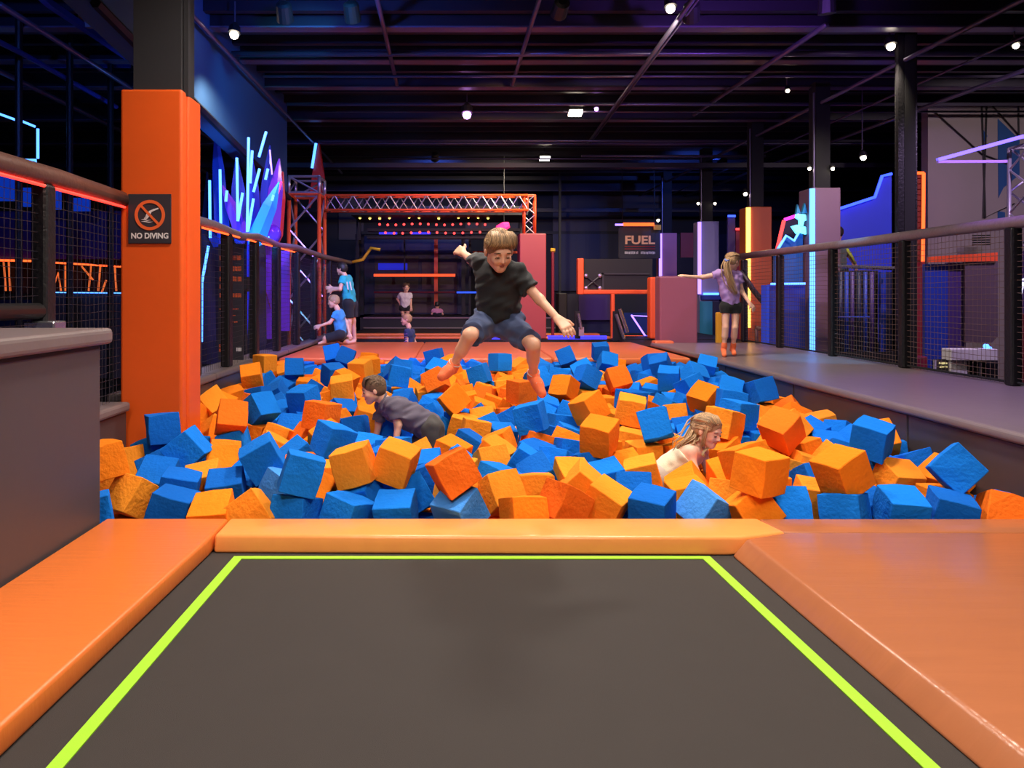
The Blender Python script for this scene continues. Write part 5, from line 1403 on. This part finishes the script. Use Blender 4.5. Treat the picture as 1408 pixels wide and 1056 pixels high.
def far_children():
    q = lambda x, y, Y: P(420 + x / 7.04, 350 + y / 7.04, Y)
    # boy in teal jersey at the netting
    Y = 13.1; z0 = .39
    J = dict(head=q(350, 140, Y), neck=q(380, 205, Y), sL=q(362, 240, Y - .13), sR=q(415, 232, Y + .13), hL=q(415, 480, Y - .08), hR=q(450, 480, Y + .09),
             eL=q(335, 335, Y - .22), wL=q(262, 345, Y - .16), eR=q(345, 330, Y + .2), wR=q(262, 325, Y + .18), kL=q(420, 650, Y - .10), kR=q(458, 640, Y + .08))
    J['aL'] = Vector((J['kL'].x + .01, Y - .10, z0 + .06)); J['aR'] = Vector((J['kR'].x + .03, Y + .10, z0 + .06)); J['foot'] = (-.12, -.03, -.03); J['base'] = Vector((J['kL'].x, Y, z0))
    t = child('boy in a teal jersey and black shorts standing against the left netting', J, .22, (-1, .3, -.1), (0, 0, 1), 'teal_jersey', (40, 176, 184), 'black_sport', (26, 24, 28), HDK, SK, s=1.12, pant_frac=.8)
    c = q(412, 300, Y - .16)
    mb = MB()
    mb.tube([q(400, 265, Y - .205), q(412, 340, Y - .205)], .012, 4); mb.tube([q(428, 262, Y - .19), q(446, 345, Y - .18)], .012, 4)
    build(mb, 'jersey_print', M['signw'], t)
    # kneeling boy in blue
    Y = 12.6
    J = dict(head=q(268, 455, Y), neck=q(310, 530, Y), sL=q(300, 575, Y - .12), sR=q(335, 560, Y + .12), hL=q(335, 780, Y - .08), hR=q(355, 780, Y + .09),
             eL=q(235, 660, Y - .16), wL=q(140, 690, Y - .18), eR=q(400, 660, Y + .1), wR=q(425, 760, Y + .05), kL=q(195, 815, Y - .1), kR=q(330, 860, Y + .1))
    z0 = .39
    J['aL'] = Vector((J['kL'].x - .01, Y - .1, z0 + .06)); J['kR'] = Vector((J['kR'].x, Y + .08, z0 + .05)); J['aR'] = Vector((J['kR'].x + .26, Y + .1, z0 + .055)); J['foot'] = (-.10, -.02, -.03); J['base'] = Vector((J['hL'].x, Y, z0))
    child('boy in a bright blue t-shirt crouching on one knee by the left netting', J, .22, (-1, -.3, -.15), (0, 0, 1), 'blue_tshirt', (60, 150, 214), 'black_long', (28, 28, 36), HBL, SK, s=1.0, pant_frac=.95)
    # small boy in navy, standing in the sunken bed
    Y = 14.0
    J = dict(head=q(972, 630, Y), neck=q(1000, 700, Y), sL=q(985, 745, Y - .11), sR=q(1030, 745, Y + .11), hL=q(1000, 900, Y - .08), hR=q(1020, 900, Y + .08),
             eL=q(980, 850, Y - .16), wL=q(955, 910, Y - .2), eR=q(1060, 850, Y + .1), wR=q(1055, 930, Y + .05))
    zb = -.25; J['kL'] = Vector((J['hL'].x, Y - .1, zb + .26)); J['kR'] = Vector((J['hR'].x, Y + .06, zb + .26))
    J['aL'] = Vector((J['hL'].x, Y - .06, zb + .05)); J['aR'] = Vector((J['hR'].x, Y + .08, zb + .05)); J['foot'] = (-.10, 0, -.02); J['base'] = Vector((J['hL'].x, Y, zb))
    t = child('small fair boy in a navy t-shirt behind the landing pad, seen from the chest up', J, .225, (-1, -.2, -.05), (0, 0, 1), 'navy_tshirt', (44, 58, 104), 'dark_shorts', (30, 30, 40), HBL, SK2, s=.9)
    mb = MB()
    for i in range(4):
        mb.tube([q(958, 770 + i * 24, Y - .17), q(985, 768 + i * 24, Y - .20)], .010, 4)
    build(mb, 'shirt_print', mat('shirt_print_violet', (150, 110, 190), .7), t)
    # boy in white on the stage
    Y = 20.6
    J = dict(head=q(975, 318, Y), neck=q(970, 362, Y), sL=q(925, 390, Y), sR=q(1012, 390, Y), hL=q(940, 520, Y), hR=q(990, 520, Y), eL=q(890, 430, Y + .05), wL=q(918, 480, Y), eR=q(1020, 440, Y), wR=q(1022, 505, Y - .05))
    z0 = .62
    for k_ in 'LR':
        hx = J['h' + k_]; J['k' + k_] = Vector((hx.x, Y, (hx.z + z0) / 2 + .02)); J['a' + k_] = Vector((hx.x, Y + .02, z0 + .05))
    J['base'] = Vector((J['hL'].x, Y, z0))
    # legs reach the stage floor: lift the whole figure if needed
    child('boy in a white t-shirt standing with a hand on his hip on the stage', J, .25, (.3, -1, 0), (0, 0, 1), 'white_tshirt', (220, 206, 212), 'black_sport', (26, 24, 28), HBR, SK, s=1.1, sleeve_f=.7)
    # child in pink sitting with its back to us
    Y = 20.7
    hz = .62
    J = dict(head=q(1275, 488, Y), neck=q(1275, 520, Y), sL=q(1240, 545, Y), sR=q(1312, 545, Y), hL=Vector((q(1258, 0, Y).x, Y, hz + .09)), hR=Vector((q(1294, 0, Y).x, Y, hz + .09)), eL=q(1225, 575, Y - .02), eR=q(1328, 575, Y - .02))
    J['wL'] = J['eL'] + Vector((.05, .14, -.06)); J['wR'] = J['eR'] + Vector((-.05, .14, -.06))
    J['kL'] = J['hL'] + Vector((-.08, .28, -.02)); J['kR'] = J['hR'] + Vector((.08, .28, -.02)); J['aL'] = J['kL'] + Vector((.10, .10, -.02)); J['aR'] = J['kR'] + Vector((-.10, .10, -.02)); J['foot'] = (0, .1, 0)
    J['base'] = Vector((J['hL'].x, Y, hz))
    child('child in a pale pink t-shirt sitting on the stage with back turned', J, .19, (0, 1, -.1), (0, 0, 1), 'pink_tshirt', (226, 150, 184), 'dark_shorts', (30, 30, 40), HDK, SK, s=.85)
    # youngster behind the right netting
    Y = 12.9
    r = lambda x, y: P(1130 + x / 4.4, 300 + y / 4.4, Y)
    J = dict(head=r(97, 92), neck=r(95, 145), sL=r(60, 175), sR=r(128, 180), hL=r(70, 320), hR=r(118, 320), eL=r(48, 240), wL=r(60, 290), eR=r(165, 225), wR=r(195, 275))
    for k_ in 'LR':
        hx = J['h' + k_]; J['k' + k_] = Vector((hx.x, Y, hx.z - .42)); J['a' + k_] = Vector((hx.x, Y + .02, hx.z - .82))
    J['base'] = Vector((J['hL'].x, Y, J['aL'].z - .05)); J['foot'] = (0, .14, -.03)
    t = child('dark haired child in a grey-green top with a lime sleeve behind the right netting', J, .23, (.3, 1, -.1), (0, 0, 1), 'grey_green_top', (74, 84, 80), 'dark_shorts', (30, 30, 40), HDK, SK, s=1.2)
    build(MB().tube([J['sR'] + Vector((0, -.07, .0)), J['eR'] + Vector((0, -.05, .0)), J['wR'] + Vector((0, -.04, 0))], [.035, .03, .022], 8), 'lime_sleeve', mat('lime_cloth', (176, 190, 50), .8), t, smooth=True)
    fz = J['base'].z
    struct(MB().box(J['base'].x - .5, J['base'].x + .6, Y - .3, Y + .5, -1, fz), 'trim_6', M['black'])
far_children()

# ================================================================== FOAM CUBES, tumbled into the pit
CA = '''o95,510 o110,650 o140,550 b200,500 b230,570 b60,670 b65,755 o130,720 o210,750 o265,655 b365,735 b440,500 b380,545 o460,600 o470,680 o590,740 b615,625 l775,680 b830,610
o575,495 b630,510 b730,530 o760,480 b690,440 b600,395 o725,390 b490,395 b480,450 o470,350 o560,330 o540,265 b665,305 o700,245 o625,195 o695,170 b740,190 b775,155 o820,90 b815,225 b805,300
b895,295 b890,175 b915,105 o970,140 b1030,110 b1110,90 o1150,130 o1150,180 b1050,145 o1300,50 b1350,100 b970,185 o960,205 o1000,240 o1060,210 b1120,245 o1020,285 o1100,310 o985,350 o900,390 o820,400
b900,240 b1090,390 o1020,430 b870,450 o890,510 o1000,560 o1060,500 o1000,650 b1080,710 b920,745 b1160,640 b1200,490 o1220,560 b1340,480 b1230,360 o1220,290 b1290,620 b1310,690 b1270,740 o1370,580 o1360,540 l1110,765'''
CB = '''b60,550 b60,650 b60,760 o150,490 o190,630 b240,700 l210,765 o370,700 o300,555 o380,510 b430,600 b500,540 o570,580 b600,520 b530,470 o490,430 b600,640 o700,610 o560,735 b640,760 o750,720 b830,750 b780,670 b885,640
o970,730 b980,600 o820,560 o730,540 b720,470 b830,490 o640,465 o660,430 o620,390 b480,350 b520,300 b580,350 b650,370 o640,310 o560,240 o420,250 o500,190 o395,185 o450,130 o525,60 b460,80 b635,95 o700,170 o720,220 b680,265
b760,270 b720,340 o790,345 b780,150 b840,160 b790,205 b830,80 o870,105 b900,65 o970,70 o990,115 o960,180 o930,215 o850,245 o920,290 b970,260 o1010,325 o910,350 o890,400 b800,405 o1030,420 o1000,470 b1040,510 b1070,360 o1160,400
b1140,460 o1130,285 b1220,345 o1180,205 b1210,250 o1240,290 b1250,200 b1300,265 o1340,190 o1290,225 o1130,130 b1060,130 b1070,190 b1070,240 b1180,95 b1270,100 b1110,90 b1050,85 b1200,145 b1290,145 b1380,125 b300,100 o370,105
o230,130 b320,160 o270,190 o150,160 o70,190 b100,95 b30,130 b30,215 b80,255 o130,255 o220,260 b215,225 o310,240 b320,285 b190,310 b260,370 o215,405 o340,320 o390,310 b370,365 o360,390 b330,450 b250,470 o400,430 b620,85
o1090,560 o1120,540 b1180,620 o1230,690 b1090,740 b1260,760 o1320,650 b1290,570 b1380,690 l1380,740 o1380,560'''
CC = '''o20,180 b50,120 b80,160 b130,185 b80,250 b60,210 o220,195 b215,235 b170,270 b275,225 o330,235 o410,280 o265,340 o345,325 o135,320 o510,320 b550,375 o425,380 o235,430 b330,425 o130,390 o130,445 b200,380 o180,480 b210,510
b300,495 o395,475 b400,510 b330,545 o240,560 o530,480 b620,400 o690,360 b690,460 b770,430 o830,440 b880,475 o820,550 o950,590 b1090,430 b1040,480 o980,500 o1220,510 b1130,570 b1065,660 b1380,540 b1320,640 o1330,690 o1200,690
b1240,725 o450,590 o500,650 o650,640 o690,560 o560,590 b780,620 b820,700 b930,705 b450,705 b600,690 o610,720 o380,690 b270,610 o190,670 l60,690 b80,640 o140,600 o90,560 o70,490'''
seen = []
for S_, ox, oy, k_ in ((CA, 140, 480, 3.352), (CB, 560, 480, 3.352), (CC, 960, 480, 3.143)):
    for w_ in S_.split():
        x_, y_ = w_[1:].split(',')
        seen.append((ox + float(x_) / k_, oy + float(y_) / k_, w_[0]))
seen_xy = np.array([(a, b) for a, b, c_ in seen])

FS = .212
def foam_mesh(seed):
    """a soft cube, two segments a side, a little skewed, with pulled-in corners"""
    r = random.Random(seed)
    bm = bmesh.new(); bmesh.ops.create_cube(bm, size=FS)
    bmesh.ops.subdivide_edges(bm, edges=bm.edges[:], cuts=1, use_grid_fill=True)
    for v in bm.verts:
        n_out = sum(abs(abs(c_) - FS / 2) < 1e-4 for c_ in v.co)
        v.co += Vector((r.uniform(-1, 1), r.uniform(-1, 1), r.uniform(-1, 1))) * .0045
        if n_out == 3: v.co *= 1 - r.choice([.01, .015, .02, .03, .07])
        if n_out == 2: v.co *= 1 - r.uniform(0, .015)
    ed = [e for e in bm.edges if e.calc_face_angle(0) > .8]
    bmesh.ops.bevel(bm, geom=ed, offset=.004, segments=1, affect='EDGES', clamp_overlap=True)
    me = bpy.data.meshes.new('foam_cube'); bm.to_mesh(me); bm.free()
    return me
def tumble():
    rnd = random.Random(11)
    bpy.ops.rigidbody.world_add()
    rw = SC.rigidbody_world
    c = bpy.data.collections.new('tumble'); rw.collection = c
    rw.substeps_per_frame = 4; rw.solver_iterations = 8
    rw.point_cache.frame_start = 1; rw.point_cache.frame_end = 120
    tmp = []
    cm = bpy.data.meshes.new('k'); cb = MB().box(-.5, .5, -.5, .5, -.5, .5); cm.from_pydata(cb.v, [], cb.f)
    def stat(lo, hi, rx=0, rot=None, shape='BOX'):
        o = bpy.data.objects.new('k', cm); o.location = [(a + b) / 2 for a, b in zip(lo, hi)]; o.scale = [b - a for a, b in zip(lo, hi)]
        o.rotation_euler = rot or (rx, 0, 0); COL.objects.link(o); c.objects.link(o); tmp.append(o)
        b = o.rigid_body; b.type = 'PASSIVE'; b.collision_shape = shape; b.friction = 1; b.use_margin = True; b.collision_margin = 0
    zf = pit_floor_z(7)
    stat((-4, 2, zf - 1.0), (5, 12, zf), math.atan(.036))
    stat((X0 - 1, 2, -2), (X0, 12, 4)); stat((X1, 2, -2), (X1 + 1, 12, 4)); stat((-4, Y0 - 1, -2), (5, Y0, 4)); stat((-4, Y1, -2), (5, Y1 + 1, 4))
    stat((-2.55, CY - .01, -2), (-2.04, CY + .4, 4))
    # room taken by the two children in the foam
    q = lambda x, y, dy=0: P(470 + x / 7.04, 490 + y / 7.04, 5.9 + dy)
    for a, b, r in [(q(500, 480), q(860, 680), .13), (q(900, 700), q(925, 940), .14), (q(800, 720), q(690, 960), .13), (q(520, 600, -.15), q(520, 880, -.17), .045), (q(360, 600, .12), q(330, 830, .1), .045), (q(300, 320), q(310, 400), .12), (q(700, 980), q(1100, 1010), .10)]:
        m_ = (a + b) / 2; d = b - a; L = d.length
        rot = d.to_track_quat('Z', 'Y').to_euler()
        o = bpy.data.objects.new('k', cm); o.location = m_; o.scale = (r * 1.7, r * 1.7, L + r); o.rotation_euler = rot; COL.objects.link(o); c.objects.link(o); tmp.append(o)
        g = o.rigid_body; g.type = 'PASSIVE'; g.collision_shape = 'BOX'; g.friction = 1
    q = lambda x, y, dy=0: P(880 + x / 8.12, 540 + y / 8.12, 4.95 + dy)
    for a, b, r in [(q(620, 640), q(220, 950), .125), (q(760, 330), q(760, 540), .13), (q(560, 660, -.12), q(720, 1000, -.18), .05), (q(700, 660, .12), q(860, 1000, .1), .05), (q(220, 960), q(370, 1340), .14), (q(650, 560), q(700, 540), .08)]:
        m_ = (a + b) / 2; d = b - a; L = d.length
        o = bpy.data.objects.new('k', cm); o.location = m_; o.scale = (r * 1.7, r * 1.7, L + r); o.rotation_euler = d.to_track_quat('Z', 'Y').to_euler(); COL.objects.link(o); c.objects.link(o); tmp.append(o)
        g = o.rigid_body; g.type = 'PASSIVE'; g.collision_shape = 'BOX'; g.friction = 1
    sm = bpy.data.meshes.new('k2'); sb = MB().box(-FS / 2, FS / 2, -FS / 2, FS / 2, -FS / 2, FS / 2); sm.from_pydata(sb.v, [], sb.f)
    cubes = []
    nx, ny = 20, 21
    for layer in range(4):
        for i in range(nx):
            for j in range(ny):
                if layer == 3 and rnd.random() < .80: continue
                y = Y0 + .16 + (j + .5) * (Y1 - Y0 - .32) / ny
                x = X0 + .16 + (i + .5) * (X1 - X0 - .32) / nx
                if x < -1.9 and CY - .2 < y < CY + .55: continue
                o = bpy.data.objects.new('k', sm)
                o.location = (x + rnd.uniform(-.02, .02), y + rnd.uniform(-.02, .02), pit_floor_z(y) + .19 + layer * .33 + rnd.uniform(-.03, .03))
                o.rotation_euler = [rnd.uniform(0, 6.28) for _ in range(3)]
                COL.objects.link(o); c.objects.link(o); cubes.append(o)
    for o in cubes:
        b = o.rigid_body; b.type = 'ACTIVE'; b.collision_shape = 'BOX'; b.friction = 1.0; b.mass = .2; b.linear_damping = .25; b.angular_damping = .6
        b.use_margin = True; b.collision_margin = 0; b.restitution = 0
    for fr in range(1, 46): SC.frame_set(fr)
    dg = bpy.context.evaluated_depsgraph_get()
    mats = [o.evaluated_get(dg).matrix_world.copy() for o in cubes]
    bpy.ops.rigidbody.world_remove()
    for o in cubes + tmp: bpy.data.objects.remove(o)
    bpy.data.collections.remove(c)
    SC.frame_set(1)
    return [m_ for m_ in mats if X0 - .05 < m_.translation.x < X1 + .05 and Y0 - .05 < m_.translation.y < Y1 + .05 and -1 < m_.translation.z < .8]

def foam():
    mats = tumble()
    variants = [foam_mesh(i) for i in range(10)]
    # how much of each cube shows from the near end of the hall
    V, Fc, own = [], [], []
    base = [Vector((x, y, z)) * FS / 2 for x in (-1, 1) for y in (-1, 1) for z in (-1, 1)]
    fcs = [(0, 1, 3, 2), (4, 6, 7, 5), (0, 4, 5, 1), (2, 3, 7, 6), (0, 2, 6, 4), (1, 5, 7, 3)]
    for i, m_ in enumerate(mats):
        n0 = len(V); V += [m_ @ b for b in base]; Fc += [tuple(n0 + k_ for k_ in f) for f in fcs]; own += [i] * 6
    bvh = BVHTree.FromPolygons(V, Fc)
    eye = Vector((0, 0, H)); hits = {}; 
    for py in range(484, 714, 4):
        for px in range(152, 1408, 4):
            d = (P(px, py, 1.0) - eye).normalized()
            loc, nrm, fi, dist = bvh.ray_cast(eye, d)
            if fi is not None:
                h_ = hits.setdefault(own[fi], [0, 0, 0]); h_[0] += 1; h_[1] += px; h_[2] += py
    # springy foam: the cubes on top sit askew, pressed a little into each other
    rt = random.Random(33)
    for i in hits:
        ax_ = Vector((rt.gauss(0, 1), rt.gauss(0, 1), rt.gauss(0, .5))).normalized()
        mt = mats[i]; ps = mt.translation.copy()
        if hits[i][0] * ps.y * ps.y < 12 * 16: ang = 0
        else: ang = rt.uniform(.15, .75)
        R_ = Matrix.Rotation(ang, 4, ax_) @ mt.to_quaternion().to_matrix().to_4x4()
        ps.z += rt.uniform(0, .045)
        ps.x = min(max(ps.x, X0 + .15), X1 - .15); ps.y = min(max(ps.y, Y0 + .15), Y1 - .16)
        if ps.x < -1.9 and CY - .16 < ps.y < CY + .55: ps.y = CY - .16 if ps.y < CY + .2 else CY + .55
        mats[i] = Matrix.Translation(ps) @ R_
    # leave the two children in the foam in the open
    gone = set()
    for i, mt in enumerate(mats):
        for b in base:
            c_ = mt @ (b * .7)
            x_, y_ = VX + F * c_.x / c_.y, VY + F * (H - c_.z) / c_.y
            if (c_.y < 5.0 and 897 < x_ < 992 and 560 < y_ < (622 if x_ > 955 else 640 - .30 * (x_ - 897))) or (c_.y < 5.85 and 500 < x_ < 612 and 512 < y_ < 604): gone.add(i)
    order = sorted((i for i in hits if i not in gone), key=lambda i: -hits[i][0])
    single = set(order[:300])
    rnd = random.Random(21)
    rest = MB()
    RM = [M['fo0'], M['fo1'], M['fo2'], M['fb0'], M['fb1'], M['fb2']]
    for i, m_ in enumerate(mats):
        if i in gone: continue
        if i in hits:
            n_, sx, sy = hits[i]; p = np.array((sx / n_, sy / n_))
            col_ = seen[int(np.argmin(((seen_xy - p) ** 2 * np.array((1, 1.6))).sum(1)))][2]
        else:
            col_ = rnd.choice('ob')
        if col_ == 'o': mi = rnd.choice([0, 0, 0, 1, 1, 2])
        elif col_ == 'b': mi = rnd.choice([3, 3, 3, 4, 4])
        else: mi = 5
        vm = variants[rnd.randrange(len(variants))]
        if i in single:
            o = bpy.data.objects.new('foam_cube', vm)
            if not vm.materials: vm.materials.append(RM[0])
            link(o); o.matrix_world = m_
            o.material_slots[0].link = 'OBJECT'; o.material_slots[0].material = RM[mi]
            c_ = m_.translation
            z_ax = max(abs((m_.to_3x3() @ Vector(e_)).z) for e_ in ((1, 0, 0), (0, 1, 0), (0, 0, 1)))
            pose = 'lying flat' if z_ax > .96 else ('tilted' if z_ax > .80 else 'on edge')
            if (c_ - P(555, 600, 5.9)).length < .62: where = 'close to the crawling boy'
            elif (c_ - P(945, 640, 4.95)).length < .62: where = 'close to the blonde girl'
            elif c_.x < -1.75 and abs(c_.y - CY - .1) < .75: where = 'at the foot of the orange column'
            elif c_.x > X1 - .38: where = 'against the walkway wall'
            elif c_.y < Y0 + .42: where = 'against the narrow trampoline pad'
            elif c_.x < X0 + .38: where = 'below the left ledge'
            elif c_.y > Y1 - .5: where = 'under the far landing pad'
            elif c_.y > 7.6: where = 'in the far half of the pit'
            elif c_.x < -.6: where = 'in the near pit toward the ledge'
            elif c_.x > 1.6: where = 'in the near pit toward the walkway'
            else: where = 'in the middle of the near pit'
            kind_ = ['orange', 'light orange', 'deep orange', 'mid blue', 'dark blue', 'pale worn blue'][mi]
            tag(o, '%s foam cube %s %s' % (kind_, pose, where), 'foam cube', '%s foam cubes %s %s' % (kind_, pose, where))
        else:
            rest.add([m_ @ v.co for v in vm.vertices], [tuple(p.vertices) for p in vm.polygons], mi)
    o = build(rest, 'foam_cubes', RM, None, label='mass of orange and blue foam cubes filling the pit underneath', cat='foam cubes', kind='stuff')
    o.data.update()
foam()
bpy.context.view_layer.update()
